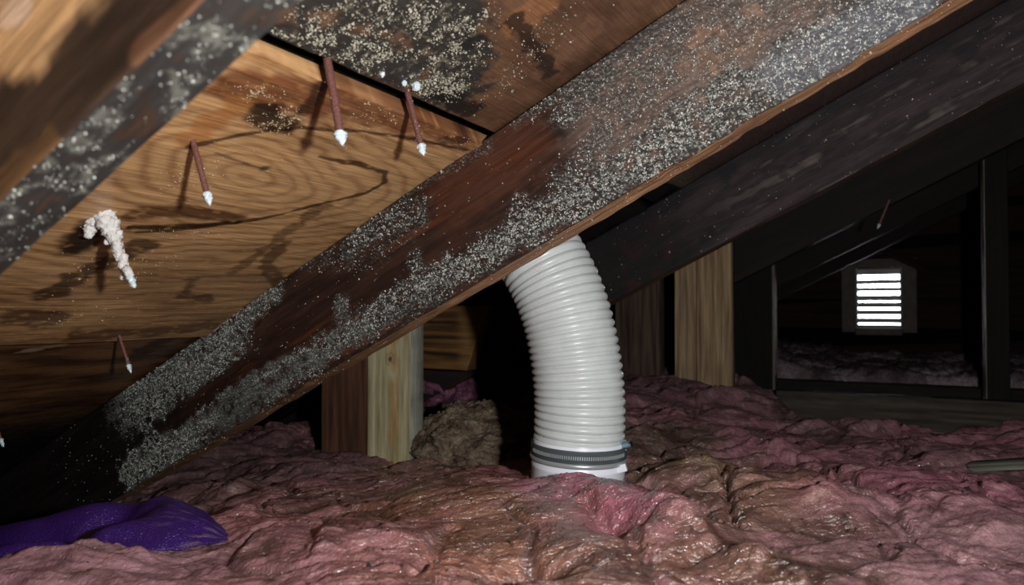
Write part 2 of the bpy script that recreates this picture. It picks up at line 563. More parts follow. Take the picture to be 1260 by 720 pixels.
def col_lower(S, Y):
    n1 = fbm(S * 22, Y * 9, 1.3, 4)
    n2 = fbm(S * 60, Y * 30, 4.1, 3)
    n3 = fbm(S * 160, Y * 70, 2.2, 2)
    c0 = RS((300, 215))[0]
    q = np.hypot((S - c0[0]) * 1.0, (Y - c0[1]) * 0.42) + 0.020 * fbm(S * 9, Y * 5, 7.7, 3) + 0.002 * n2
    ring = 0.5 + 0.5 * np.sin(q * 2 * np.pi / 0.015 + 0.8 * n1)
    ring = ring ** 2.2
    c = mix(np.broadcast_to(lin((192, 152, 106)), S.shape + (3,)), lin((138, 98, 62)), 0.68 * ring + 0.3 * n1)
    c = mix(c, lin((200, 158, 108)), sstep(0.1, 0.7, n2) * 0.4)
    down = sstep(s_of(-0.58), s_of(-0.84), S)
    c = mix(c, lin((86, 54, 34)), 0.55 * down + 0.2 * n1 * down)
    st = lambda pts, r, w=0.5: stain(S, Y, pts, r, w, n2)
    # reddish damp band under the upper joint, with its dark tide line
    c = mix(c, lin((104, 52, 28)), 0.75 * st([(300, 100), (400, 118), (500, 140), (600, 160)], 26))
    c = mix(c, lin((168, 112, 60)), 0.75 * st([(240, 165), (290, 125)], 17))
    c = mix(c, lin((46, 22, 12)), 0.8 * st([(232, 178), (270, 170), (305, 162), (370, 152), (440, 156), (500, 163), (570, 178)], 3.0, 0.6))
    c = mix(c, lin((26, 15, 12)), 0.9 * st([(325, 135), (345, 150)], 19, 0.6))
    c = mix(c, lin((30, 17, 12)), 0.75 * st([(392, 95), (372, 130)], 9, 0.5))  # shadow cast by the nail at the joint, painted into the colour
    c = mix(c, lin((44, 22, 14)), 0.75 * st([(540, 168), (590, 158)], 10, 0.8))
    # the big tide line that loops round the pale grain
    c = mix(c, lin((50, 24, 10)), 0.85 * st([(168, 284), (230, 279), (290, 273), (345, 262), (400, 247), (450, 236), (474, 222),
                                           (472, 210), (442, 201), (392, 192)], 3.2, 0.8))
    c = mix(c, lin((72, 38, 18)), 0.8 * st([(165, 262), (230, 258), (285, 266)], 12, 0.5))
    c = mix(c, lin((30, 16, 10)), 0.9 * st([(160, 277), (240, 276), (292, 272)], 4, 0.5))
    c = mix(c, lin((16, 10, 8)), 0.95 * st([(95, 300), (112, 280)], 18, 0.4))
    c = mix(c, lin((62, 32, 16)), 0.7 * st([(345, 300), (325, 325), (345, 350)], 7, 0.9))
    c = mix(c, lin((54, 28, 16)), 0.7 * st([(235, 342), (225, 362), (260, 366)], 7, 0.9))
    c = mix(c, lin((70, 42, 24)), 0.6 * st([(400, 250), (330, 300), (290, 330)], 8, 0.9))
    c = mix(c, lin((50, 30, 20)), 0.7 * st([(20, 385), (60, 388)], 14, 0.6))
    c = mix(c, lin((150, 120, 84)), 0.6 * st([(-10, 376), (30, 371)], 4, 0.6))
    c = mix(c, lin((40, 22, 12)), 0.6 * st([(265, 186), (320, 205)], 2.4, 0.5))
    c = mix(c, lin((28, 16, 10)), 0.8 * st([(322, 206)], 7, 0.8))
    c = mix(c, lin((40, 22, 12)), 0.8 * st([(170, 300), (110, 330), (60, 360)], 14, 0.9))
    c = mix(c, lin((66, 38, 22)), 0.7 * st([(260, 395), (180, 402), (90, 405)], 9, 0.7))
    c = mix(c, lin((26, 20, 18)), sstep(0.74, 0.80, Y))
    # lighter grain lines over all
    c = mix(c, lin((200, 152, 96)), 0.35 * sstep(0.25, 0.6, n3) * (Y < 0.75))
    wet = np.clip(0.55 + 0.6 * n1 + 0.3 * n3, 0, 1)
    return np.concatenate([c, wet[..., None]], -1)


def col_upper(S, Y):
    n1 = fbm(S * 20, Y * 14, 11.3, 4)
    n2 = fbm(S * 70, Y * 60, 5.1, 3)
    n3 = fbm(S * 200, Y * 180, 8.2, 2)
    c = mix(np.broadcast_to(lin((112, 82, 60)), S.shape + (3,)), lin((84, 58, 42)), 0.5 + 0.8 * n1)
    st = lambda pts, r, w=0.5: stain(S, Y, pts, r, w, n2)
    c = mix(c, lin((150, 104, 68)), 0.7 * st([(665, 5), (645, 25)], 24, 0.5))
    c = mix(c, lin((122, 88, 66)), 0.7 * st([(720, 40), (680, 80)], 20, 0.5))
    mould = np.maximum(st([(340, 55), (420, 60), (500, 85)], 34), st([(330, -40), (450, -10), (545, 25), (560, 60), (560, 110)], 44))
    c = mix(c, lin((44, 44, 42)), 0.96 * mould)
    c = mix(c, lin((116, 112, 96)), mould * sstep(0.12, 0.6, 0.5 * n2 + 0.8 * n3) * 0.7)
    c = mix(c, lin((28, 27, 28)), 0.85 * st([(575, 55), (592, 48)], 10, 0.5))
    c = mix(c, lin((34, 20, 16)), 0.85 * st([(630, 25), (650, 50), (672, 72), (678, 90)], 8, 1.0))
    c = mix(c, lin((22, 20, 20)), 0.9 * st([(545, 118), (580, 135)], 13, 0.7))
    # beyond the second rafter the deck is dull purple brown, then black lower down
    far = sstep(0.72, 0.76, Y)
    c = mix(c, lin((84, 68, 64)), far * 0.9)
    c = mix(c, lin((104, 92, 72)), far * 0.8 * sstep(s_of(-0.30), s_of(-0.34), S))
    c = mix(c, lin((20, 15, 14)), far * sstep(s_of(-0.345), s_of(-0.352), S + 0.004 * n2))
    wet = np.clip(0.3 + 0.5 * n2, 0, 1)
    return np.concatenate([c, wet[..., None]], -1)


def col_eave(S, Y):
    n1 = fbm(S * 40, Y * 9, 21.3, 4)
    n2 = fbm(S * 90, Y * 40, 3.1, 3)
    c = mix(np.broadcast_to(lin((112, 78, 48)), S.shape + (3,)), lin((64, 38, 24)), 0.5 + 0.9 * n1)
    c = mix(c, lin((46, 24, 16)), 0.9 * stain(S, Y, [(175, 432), (220, 410)], 12, 0.6, n2))
    c = mix(c, lin((10, 9, 9)), sstep(s_of(-1.03), s_of(-1.22), S + 0.03 * n1))  # fades to black toward the eave: the darkness there is painted in
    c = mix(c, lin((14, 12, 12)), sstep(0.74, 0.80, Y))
    c = mix(c, lin((150, 132, 104)), 0.6 * stain(S, Y, [(20, 434), (80, 424)], 4, 0.9, n2))
    wet = np.clip(0.4 + 0.6 * n2, 0, 1)
    return np.concatenate([c, wet[..., None]], -1)


def z_lower(S, Y):
    n = 0.0012 * fbm(S * 30, Y * 8, 6.1, 3)
    lip = -0.006 * sstep(s_of(-0.50), s_of(X_UP - 0.008), S)          # the sheet sags at its upper joint
    sag = -0.007 * sstep(s_of(-0.76), s_of(X_LO), S)                  # and at the lower one
    tear = 0.006 * sstep(0.46, 0.40, Y) * sstep(s_of(-0.43), s_of(-0.41), S)
    return n + lip + sag + tear


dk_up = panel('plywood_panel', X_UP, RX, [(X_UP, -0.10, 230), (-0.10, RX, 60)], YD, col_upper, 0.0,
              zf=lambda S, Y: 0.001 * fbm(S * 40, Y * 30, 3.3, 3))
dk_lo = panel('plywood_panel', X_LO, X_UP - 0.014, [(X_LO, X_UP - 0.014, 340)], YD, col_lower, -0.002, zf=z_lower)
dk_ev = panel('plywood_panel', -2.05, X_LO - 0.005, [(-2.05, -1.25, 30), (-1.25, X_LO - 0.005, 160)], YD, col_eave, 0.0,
              zf=lambda S, Y: 0.001 * fbm(S * 30, Y * 8, 9.3, 3))


def roof_local(s, y, z=0.0):
    s, y, z = np.broadcast_arrays(s, y, z)
    return np.stack([s, y, z], -1)


# frost crumbs on the mouldy upper panel, water beads on the lower one
def scatter_deck(patches, n, seed):
    out = []
    for pts, r, k in patches:
        q = RS(*pts)
        rr = np.array([rs_rad(p, r) for p in pts]).mean()
        idx = R.integers(0, max(1, len(q) - 1), k)
        t = R.random(k)
        qa = np.array(q)
        a = qa[idx]; b = qa[np.minimum(idx + 1, len(q) - 1)]
        p = a + (b - a) * t[:, None] + R.normal(0, rr * 0.55, (k, 2))
        keep = fbm(p[:, 0] * 70, p[:, 1] * 70, seed, 2) > R.normal(0.0, 0.25, k)
        out.append(p[keep])
    return np.concatenate(out)


p = scatter_deck([([(340, 50), (420, 55), (500, 85)], 30, 2600), ([(330, -40), (450, -10), (545, 25), (555, 60), (545, 105)], 42, 5600),
                  ([(560, 110), (530, 100)], 16, 1100), ([(610, 120), (650, 60), (700, 20)], 30, 500)], 0, 3.3)
p = p[(p[:, 0] > s_of(X_UP) + 0.002) & (p[:, 1] < 0.70)]
specks('frost_crumbs', roof_local(p[:, 0], p[:, 1], -0.0004), R.gamma(2, 0.00024, len(p)) + 0.0002, M_FROST_CREAM, parent=dk_up)
p = scatter_deck([([(330, 140), (350, 150)], 20, 300), ([(330, 110), (300, 100)], 16, 180), ([(430, 130), (480, 150)], 26, 160),
                  ([(560, 160), (590, 165)], 16, 180), ([(190, 280), (270, 285)], 14, 60), ([(260, 200), (330, 210)], 40, 80),
                  ([(80, 330), (200, 320)], 40, 160), ([(200, 230), (240, 210)], 25, 120), ([(30, 380), (150, 380)], 20, 120)], 0, 9.1)
p = p[(p[:, 0] < s_of(X_UP - 0.012)) & (p[:, 0] > s_of(X_LO) + 0.003) & (p[:, 1] < 0.69)]
zz = -0.002 + z_lower(p[:, 0], p[:, 1])
specks('water_beads', roof_local(p[:, 0], p[:, 1], zz), R.gamma(3, 0.0002, len(p)) + 0.0003, M_DROP, parent=dk_lo, flat=False)


# ------------------------------------------------------------------ rafters
RAF_D = (Z0T - Z0B) * math.cos(TH) - 0.004


def rafter_M(y, zb=Z0B):
    return frame(EX, [0, 1, 0], EZ, [0, y, zb])


R1Y = 0.709


def R1(*pts):
    out = []
    for p in pts:
        v = on_y(p, R1Y) - np.array([0, R1Y, Z0B])
        out.append((v @ EX, v @ EZ))
    return out


def r1_rad(p, r):
    return r * (on_y(p, R1Y) @ _F) / FPX * 1.12


R1_FROST = [  # stroke in the photo, radius, coverage
    ([(160, 492), (215, 452), (268, 418)], 40, 1.0), ([(250, 405), (290, 388), (330, 350)], 22, 1.0),
    ([(320, 345), (400, 300), (500, 232)], 12, 0.75), ([(500, 232), (600, 178)], 10, 0.4),
    ([(430, 302), (470, 275), (515, 262)], 17, 0.62), ([(380, 320), (440, 320), (500, 290)], 14, 0.25),
    ([(165, 585), (215, 548), (270, 505), (330, 462)], 26, 1.0), ([(300, 500), (350, 460)], 22, 0.9),
    ([(370, 450), (440, 405), (520, 360), (560, 335)], 20, 0.82), ([(425, 395), (420, 375)], 13, 0.6),
    ([(515, 345), (512, 318)], 12, 0.75), ([(548, 335), (550, 318)], 9, 0.8),
    ([(560, 335), (620, 300), (640, 285)], 18, 0.95), ([(620, 285), (640, 245)], 10, 0.5),
    ([(640, 285), (720, 240), (800, 195), (840, 165)], 26, 1.0), ([(700, 225), (760, 150), (790, 110)], 26, 0.55),
    ([(640, 130), (690, 105), (730, 70), (780, 30)], 22, 0.55), ([(700, 140), (740, 90), (800, 40), (830, 0)], 24, 0.6),
    ([(800, 180), (880, 125), (960, 80), (1010, 50)], 30, 0.85), ([(860, 100), (960, 50)], 26, 0.35),
    ([(900, 110), (1000, 60), (1100, 10), (1130, -10)], 26, 0.95), ([(1020, 20), (1100, -10)], 30, 0.6),
    ([(760, 110), (860, 50), (930, 10)], 56, 0.52), ([(940, 10), (1080, -80), (1260, -190)], 70, 0.45), ([(1110, 0), (1260, -90), (1420, -190)], 34, 0.85), ([(840, 186), (900, 150), (1000, 94), (1100, 35)], 15, 0.85),
]


def r1_cover(S, D, n):
    c = np.zeros(S.shape)
    n_b = fbm(S * 24, D * 40, 41.0, 2)
    for pts, r, k in R1_FROST:
        q = R1(*pts)
        rr = np.mean([r1_rad(p, r) for p in pts])
        d = np.full(S.shape, 9.0)
        for a, b in zip(q, q[1:]):
            d = np.minimum(d, seg_dist(S, D, a, b))
        c = np.maximum(c, k * sstep(1.30, 0.50, d / rr + 0.55 * n + 0.30 * n_b))
    q = R1((212, 520), (260, 480), (300, 452), (350, 425))            # bare dark channel between the two big patches
    for a, b in zip(q, q[1:]):
        c = c * (1 - sstep(1.3, 0.7, seg_dist(S, D, a, b) / r1_rad((260, 480), 9) + 0.5 * n))
    return c


def col_r1(X, Y, Z):
    face = (Y < 0.0016)
    n1 = fbm(X * 7, Z * 60, Y * 60, 4)
    n2 = fbm(X * 55, Z * 55 + 3, 1.0 + Y * 50, 3)
    n3 = noise(X * 420, Z * 420, Y * 420)
    n_c = fbm(X * 120, Z * 150, 77.0, 2)
    c = mix(np.broadcast_to(lin((56, 33, 23)), X.shape + (3,)), lin((32, 19, 15)), 0.5 + 1.1 * n1)
    c = mix(c, lin((92, 54, 34)), sstep(0.25, 0.8, n1) * 0.6)
    # redder and lighter toward the upper end
    q = R1((760, 140), (850, 80), (960, 10))
    d = np.minimum(seg_dist(X, Z, q[0], q[1]), seg_dist(X, Z, q[1], q[2]))
    up = sstep(1.5, 0.5, d / r1_rad((850, 80), 62) + 0.3 * n2) * face
    c = mix(c, lin((110, 92, 82)), 0.78 * up)
    q = R1((855, 75), (925, 35))
    c = mix(c, lin((146, 110, 86)), 0.45 * face * sstep(1.3, 0.4, seg_dist(X, Z, q[0], q[1]) / r1_rad((880, 60), 22) + 0.8 * n2))
    q = R1((560, 240), (640, 180))
    c = mix(c, lin((84, 46, 28)), 0.6 * face * sstep(1.5, 0.3, seg_dist(X, Z, q[0], q[1]) / r1_rad((600, 210), 40) + 0.4 * n2))
    c = mix(c, lin((15, 11, 10)), 0.9 * sstep(-0.93, -1.06, X + 0.05 * n2))  # dark stain and the fade into shadow, both painted on the lower end
    cov = r1_cover(X, Z, n2) * face
    c = mix(c, mix(np.broadcast_to(lin((38, 38, 37)), X.shape + (3,)), lin((72, 75, 73)), sstep(-0.55, -0.70, X)), 0.90 * sstep(0.2, 0.75, cov) * sstep(-0.75, 0.1, n2 + 0.6 * n_c))
    c = mix(c, lin((150, 152, 146)), cov * sstep(0.05, 0.5, n3 + 0.3 * n2) * 0.8)
    q = R1((960, 90), (1120, 5))
    c = mix(c, lin((104, 110, 120)), 0.42 * face * sstep(1.3, 0.5, seg_dist(X, Z, q[0], q[1]) / r1_rad((1000, 60), 28) + 0.4 * n2))
    # clean sawn underside with its bright arris
    und = (~face) & (Z < 0.02)
    c = np.where(und[..., None], mix(np.broadcast_to(lin((176, 136, 100)), X.shape + (3,)), lin((122, 84, 58)), 0.45 + 1.0 * fbm(X * 9, Y * 220, 2.0, 3)), c)
    low = sstep(-0.45, -0.75, X) * und
    c = mix(c, lin((84, 58, 40)), 0.7 * low)
    wet = np.clip(0.25 + 0.5 * n1 - cov, 0, 1)
    return np.concatenate([c, wet[..., None]], -1)


xs1 = np.concatenate([np.linspace(-2.05, -1.35, 12, endpoint=False), np.linspace(-1.35, 0.28, 1050, endpoint=False), np.linspace(0.28, RX / math.cos(TH) - 0.04, 20)])


def disp_r1(X, Y, Z):
    dy = 0.0010 * fbm(X * 10, Z * 70, 2.2, 3) + 0.0022 * noise(X * 4, Z * 8, 1.1)
    edge = sstep(0.012, 0.0, Z)
    dz = edge * (0.0022 * fbm(X * 16, 3.3 + Y * 30, 4.4, 3) + 0.0016 * sstep(0.2, 0.6, noise(X * 25, 8.0, 1.0)))
    return dy * (Y < 0.002), dz


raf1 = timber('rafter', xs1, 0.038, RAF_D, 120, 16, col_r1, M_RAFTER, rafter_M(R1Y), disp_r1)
tag(raf1, 'dark brown rafter thickly speckled with grey frost, passing in front of the hose', 'rafter', 'roof rafters')

# frost crumbs on the rafter's face
n = 375000
S = R.uniform(-1.3, 0.50, n); Dz = R.uniform(0.001, RAF_D - 0.001, n)
nn = fbm(S * 55, Dz * 55 + 3, 1.0, 3)
cov = r1_cover(S, Dz, nn)
clump = fbm(S * 160, Dz * 200, 12.0, 2)
keep = R.random(n) < np.clip(cov, 0, 1) ** 1.5 * np.clip(0.36 + 1.0 * clump + 0.3 * noise(S * 500, Dz * 500, 3.0), 0.02, 1) * 0.52
keep |= R.random(n) < 0.0045 * np.clip(0.6 + 2 * clump, 0, 2)
S, Dz = S[keep], Dz[keep]
print('rafter crumbs', len(S))
rad = R.gamma(1.6, 0.00034, len(S)) + 0.00022
rad = np.minimum(rad, 0.00125) * np.where(S < -0.62, 0.8, 1.0)
rad *= np.where((S > -0.28) & (Dz > 0.05), 0.8, 1.0)
specks('frost_crumbs', np.stack([S, np.full(len(S), -0.0003), Dz], -1), rad, M_FROST, parent=raf1)
# crumbs along its lower arris
n = 900
S = R.uniform(-1.2, 0.2, n)
specks('arris_crumbs', np.stack([S, R.uniform(0, 0.03, n), R.uniform(-0.0005, 0.002, n)], -1), R.gamma(3, 0.00014, n) + 0.0002, M_FROST_CREAM, parent=raf1)


# nearest rafter, close to the lens
def col_r0(X, Y, Z):
    n1 = fbm(X * 9, Z * 50, Y * 50, 4)
    n2 = fbm(X * 45, Z * 45 + 3, 1.0 + Y * 60, 3)
    c = mix(np.broadcast_to(lin((66, 48, 34)), X.shape + (3,)), lin((34, 23, 17)), 0.5 + 1.0 * n1)

    def st(pts, r, w=0.5):
        q = []
        for p in pts:
            v = on_y(p, 0.190) - np.array([0, 0.190, Z0B]); q.append((v @ EX, v @ EZ))
        rr = np.mean([r * (on_y(p, 0.190) @ _F) / FPX for p in pts])
        d = np.full(X.shape, 9.0)
        for a, b in zip(q, q[1:]): d = np.minimum(d, seg_dist(X, Z, a, b))
        return sstep(1.3, 0.6, d / rr + w * n2)
    face = Y < 0.0016
    c = mix(c, lin((214, 170, 120)), 0.9 * face * st([(-60, 70), (30, 30), (90, -40)], 62, 0.3))
    c = mix(c, lin((240, 208, 180)), 0.8 * face * st([(5, 18), (28, 8)], 18, 0.2))
    c = mix(c, lin((96, 66, 46)), 0.8 * face * st([(170, 62), (220, 20), (270, -30)], 20, 0.4))
    c = mix(c, lin((100, 72, 44)), 0.8 * face * st([(-20, 250), (20, 210), (60, 178)], 20, 0.5))
    und = (~face) & (Z < 0.03)
    m = und * sstep(-0.35, 0.25, n2 + 0.35)
    c = mix(c, lin((38, 39, 38)), 0.9 * m)
    c = mix(c, lin((104, 106, 98)), und * sstep(0.1, 0.6, n2 + 0.5 * fbm(X * 200, Y * 240, 5.0, 2)) * 0.6)
    c = mix(c, lin((46, 34, 28)), und * sstep(-0.215, -0.16, X + 0.03 * n2) * 0.9)
    wet = np.clip(0.2 + 0.4 * n1, 0, 1)
    return np.concatenate([c, wet[..., None]], -1)


xs0 = np.concatenate([np.linspace(-2.05, -0.62, 24, endpoint=False), np.linspace(-0.62, 0.0, 420, endpoint=False), np.linspace(0.0, 1.45, 30)])
raf0 = timber('rafter', xs0, 0.036, RAF_D, 90, 50, col_r0, M_RAFTER, rafter_M(0.1905),
              lambda X, Y, Z: (0.001 * fbm(X * 12, Z * 60, 6.2, 2) * (Y < 0.002), 0.0008 * fbm(X * 12, Y * 60, 5.2, 2) * (Z < 0.004)))
tag(raf0, 'brown rafter close to the lens, out of focus, mould along its underside', 'rafter', 'roof rafters')
n = 9000
S = R.uniform(-0.62, -0.17, n); Yy = R.uniform(0.001, 0.035, n)
keep = R.random(n) < np.clip(0.25 + 0.8 * fbm(S * 45, 3.0, 1.0 + Yy * 60, 3), 0.02, 1) * 0.30
S, Yy = S[keep], Yy[keep]
specks('frost_crumbs', np.stack([S, Yy, np.full(len(S), -0.0003)], -1), R.gamma(2, 0.00012, len(S)) + 0.00016, M_FROST, parent=raf0)


# rafters beyond
def col_r2(X, Y, Z):
    n1 = fbm(X * 5, Z * 45, Y * 45, 4)
    n2 = fbm(X * 22, Z * 22, 4.0 + Y * 20, 3)
    c = mix(np.broadcast_to(lin((68, 56, 57)), X.shape + (3,)), lin((30, 24, 26)), 0.5 + 0.9 * n1)
    c = mix(c, lin((128, 116, 110)), sstep(0.15, 0.6, n1 + 0.4 * n2) * 0.5 * sstep(-0.42, -0.1, X))
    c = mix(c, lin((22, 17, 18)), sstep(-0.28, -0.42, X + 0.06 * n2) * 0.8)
    c = mix(c, lin((60, 24, 20)), sstep(0.1, 0.5, n2) * sstep(-0.30, -0.42, X) * 0.8)
    c = mix(c, lin((28, 25, 32)), sstep(0.25, 0.6, n2) * 0.6)
    c = mix(c, lin((20, 18, 24)), sstep(0.07, 0.13, Z + 0.015 * n2) * 0.75)  # shadow along the top of the face, put into the colour
    und = (Y > 0.0016) & (Z < 0.02)
    c = np.where(und[..., None], mix(np.broadcast_to(lin((104, 78, 54)), X.shape + (3,)), lin((58, 38, 26)), 0.5 + n1), c)
    return np.concatenate([c, np.zeros(X.shape + (1,))], -1)


xs2 = np.concatenate([np.linspace(-2.05, -0.75, 10, endpoint=False), np.linspace(-0.75, 0.4, 420, endpoint=False), np.linspace(0.4, 1.46, 20)])
RAF2_D = (Z0T - 0.25) * math.cos(TH) - 0.004
raf2 = timber('rafter', xs2, 0.04, RAF2_D, 70, 12, col_r2, M_RAFTER, rafter_M(1.33, 0.25))
tag(raf2, 'dim purplish brown rafter behind the hose and above the far pale post', 'rafter', 'roof rafters')
n = 240
S = R.uniform(-0.6, 0.3, n)
specks('frost_crumbs', np.stack([S, np.full(n, -0.0003), R.uniform(0, RAF2_D, n)], -1), R.gamma(2.5, 0.0003, n) + 0.0002, M_FROST, parent=raf2)


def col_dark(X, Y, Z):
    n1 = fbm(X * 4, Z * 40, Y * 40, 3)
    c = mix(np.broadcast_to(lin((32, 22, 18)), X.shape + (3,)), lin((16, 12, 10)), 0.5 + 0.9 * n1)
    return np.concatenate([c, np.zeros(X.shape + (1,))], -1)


xsf = np.linspace(-2.05, 1.46, 60)
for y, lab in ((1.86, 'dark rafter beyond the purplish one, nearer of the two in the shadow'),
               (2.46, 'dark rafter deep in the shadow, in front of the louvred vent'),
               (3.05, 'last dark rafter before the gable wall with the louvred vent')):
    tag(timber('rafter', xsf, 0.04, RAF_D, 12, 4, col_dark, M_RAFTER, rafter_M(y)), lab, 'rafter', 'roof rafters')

# ------------------------------------------------------------------ nails through the deck
NRM_DN = -EZ


def nail(base_px, tip_px, label, rad=0.0021, tip='bead', z0=Z0T):
    B = on_roof(base_px, z0 - 0.004)
    r = ray(tip_px); r = r / np.linalg.norm(r)
    best = None
    dB = np.linalg.norm(B)
    for s in np.linspace(dB - 0.09, dB + 0.09, 1400):                       # the point on the tip's ray that is straightest under the base
        d = r * s - B; ln = np.linalg.norm(d)
        if 0.02 < ln < 0.12:
            k = d @ NRM_DN / ln
            if best is None or k > best[0]:
                best = (k, r * s, ln)
    T = best[1]
    d = (T - B) / best[2]
    L = best[2]
    root = empty('roofing_nail', B.tolist())
    tag(root, label, 'nail', 'nails through the roof deck')
    start = -0.012
    k = 60
    t = np.linspace(start, L - 0.004, k)
    P = np.outer(t, d)
    rr = rad * (1 + 0.10 * np.abs(np.sin(t / 0.0022 * np.pi))) + 0.0003 * noise(t * 300, 1.0, B[0] * 50)
    rr[-3:] *= (0.9, 0.7, 0.45)
    sweep('shank', P, rr, 14, M_RUST, parent=root)
    if tip == 'bead':
        t = np.linspace(L - 0.0105, L + 0.0015, 22)
        u = np.linspace(0, 1, 22)
        prof = rad * np.interp(u, [0, .08, .2, .34, .45, .75, 1], [0.9, 1.5, 1.75, 1.3, 1.35, 0.85, 0.12])
        ph = R.uniform(0, 6)
        sweep('frost_tip', np.outer(t, d), prof, 18, M_ICE, parent=root,
              radf=lambda rad_, th: rad_[:, None] * (1 + 0.45 * noise(np.cos(th)[None] * 1.6 + ph, np.sin(th)[None] * 1.6, t[:, None] * 500)))
        pts = np.outer(R.uniform(0, L, 26), d) + R.normal(0, rad * 0.75, (26, 3))
        specks('frost_crumbs', pts, R.uniform(0.0003, 0.0007, 26), M_FROST, parent=root)
    return root, d, L


nail((404, 80), (421, 177), 'rusty roofing nail with white tip at the panel joint, longest of the row', 0.0031)
nail((503, 120), (521, 190), 'rusty roofing nail with a frost cone tip below the white ice lump', 0.0026)
nail((238, 176), (258, 251), 'thin dark roofing nail with white tip on the tan plywood', 0.0023)
nail((145, 408), (161, 458), 'small rusty nail sticking out below the lower plywood joint', 0.0017)
nail((-12, 505), (4, 549), 'nail with white tip near the eave, by the dark corner', 0.0018)
nail((1092, 252), (1080, 281), 'shiny thin nail hanging in the dark above the louvred vent', 0.0022, z0=0.2417)
rt, nd, nL = nail((128, 268), (165, 352), 'nail wrapped in a fluffy white frost clump', 0.0021)


def blob(name, C, radii, seed, m, parent=None, amp=0.25, freq=1.6, seg=48, colf=None, M=None, fine=0.0):
    """a lumpy ball: closed surface pushed in and out along its radius by noise"""
    nu, nv = seg, seg * 2
    ph = np.linspace(0.001, np.pi - 0.001, nu); th = np.linspace(0, 2 * np.pi, nv, endpoint=False)
    PH, THh = np.meshgrid(ph, th, indexing='ij')
    D = np.stack([np.sin(PH) * np.cos(THh), np.sin(PH) * np.sin(THh), np.cos(PH)], -1)
    k = 1 + amp * fbm(D[..., 0] * freq + seed, D[..., 1] * freq, D[..., 2] * freq, 4)
    if fine:
        k = k + fine * np.abs(fbm(D[..., 0] * freq * 4 + seed, D[..., 1] * freq * 4, D[..., 2] * freq * 7, 4))
    V = D * k[..., None] * np.asarray(radii) + np.asarray(C)
    col = colf(V, D) if colf else None
    return mesh(name, V, grid_quads(nu, nv, closed_v=True), col=col, mat=m, parent=parent, M=M)


# the fluffy clump: many small puffs joined into one part
Vs, Qs, nb = [], [], 0
puffs = [(-0.012, 0.004, 0.006, .0085), (-0.004, 0.0, 0.012, .008), (-0.018, 0.004, 0.002, .006), (0.000, 0.0, 0.004, .008), (0.003, -0.002, -0.004, .007),
         (-0.008, 0.004, 0.0, .008), (0.006, -0.002, -0.010, .0062), (0.009, -0.002, -0.016, .0052), (0.0105, 0, -0.021, .0042), (-0.012, 0.003, -0.008, .005),
         (-0.013, 0.002, -0.013, .0032), (0.0125, 0, -0.0265, .0034), (-0.002, 0.001, 0.017, .0052), (0.013, -0.003, -0.012, .0026), (0.003, -0.002, -0.019, .0022)]
puffs += [(0.011, 0, -0.030, .0030), (0.0135, 0, -0.034, .0031), (0.0145, 0, -0.040, .0030), (-0.008, 0.0, 0.008, .007), (-0.020, 0.003, -0.003, .004), (0.001, 0, 0.0105, .006), (0.0155, 0, -0.046, .0028), (0.006, 0, -0.0045, .006)]
_b = on_roof((128, 268), Z0T - 0.004)
stalk = [(None, t_, 0, 0.0036 - 0.012 * (t_ - 0.01)) for t_ in np.linspace(0.010, nL - 0.011, 22)]
for i, (a, b, c, r) in enumerate(puffs + stalk):
    if a is None:
        jit = R.normal(0, 0.0009, 3)
        a, b_, c = 0, 0, 0
    else:
        jit = 0
    ctr = a * 1.15 * _R + b * _F + c * 1.15 * _U if np.isscalar(jit) else nd * b + jit
    r = r * 1.1
    ph = np.linspace(0.001, np.pi - 0.001, 16); th = np.linspace(0, 2 * np.pi, 26, endpoint=False)
    PH, TT = np.meshgrid(ph, th, indexing='ij')
    D = np.stack([np.sin(PH) * np.cos(TT), np.sin(PH) * np.sin(TT), np.cos(PH)], -1)
    k = 1 + 0.45 * fbm(D[..., 0] * 2.4 + i * 5, D[..., 1] * 2.4, D[..., 2] * 2.4, 3)
    V = D * (k * r)[..., None] + ctr
    Vs.append(V.reshape(-1, 3)); Qs.append(grid_quads(16, 26, True, nb)); nb += 16 * 26
mesh('frost_clump', np.concatenate(Vs), np.concatenate(Qs), mat=M_FLUFF, parent=rt)
t = np.linspace(nL - 0.008, nL + 0.002, 14)
sweep('frost_tip', np.outer(t, nd), 0.0022 * np.interp(np.linspace(0, 1, 14), [0, .2, .8, 1], [0.8, 1.2, 1.0, .3]), 14, M_ICE, parent=rt)
pts = np.outer(R.uniform(0.02, nL, 160), nd) + R.normal(0, 0.0016, (160, 3))
specks('frost_crumbs', pts, R.uniform(0.0004, 0.0011, 160), M_FROST, parent=rt)

lump = blob('ice_lump', on_roof((511, 104)) + NRM_DN * 0.002, (0.0042, 0.0042, 0.0046), 3.0, M_ICE, amp=0.35, seg=20)
tag(lump, 'white ice lump frozen to the edge of the mouldy upper panel', 'ice lump', 'ice lumps at the panel joint')
for px, r in (((497, 101), 0.0022), ((470, 90), 0.0021)):
    lab = 'small white ice bead just beside the larger white ice lump' if px[0] == 497 else 'small white ice bead on the panel edge between two nails'
    tag(blob('ice_lump', on_roof(px) + NRM_DN * 0.001, (r, r, r * 1.3), px[0], M_ICE, amp=0.35, seg=14), lab, 'ice lump', 'ice lumps at the panel joint')

# ------------------------------------------------------------------ posts and boards standing in the insulation
UP = frame([0, 0, 1], [0, 1, 0], [1, 0, 0], [0, 0, 0])          # length upright, face towards -Y, depth along X


def post_M(x, y, z=FLOOR):
    """local x up, local z along +X, local y along +Y"""
    M = np.eye(4)
    M[:3, 0], M[:3, 1], M[:3, 2], M[:3, 3] = (0, 0, 1), (0, 1, 0), (1, 0, 0), (x, y, z)
    return M


def roof_z(x):
    return Z0T + 0.5 * x


def mirror_fix(o):
    o.data.flip_normals()
    return o


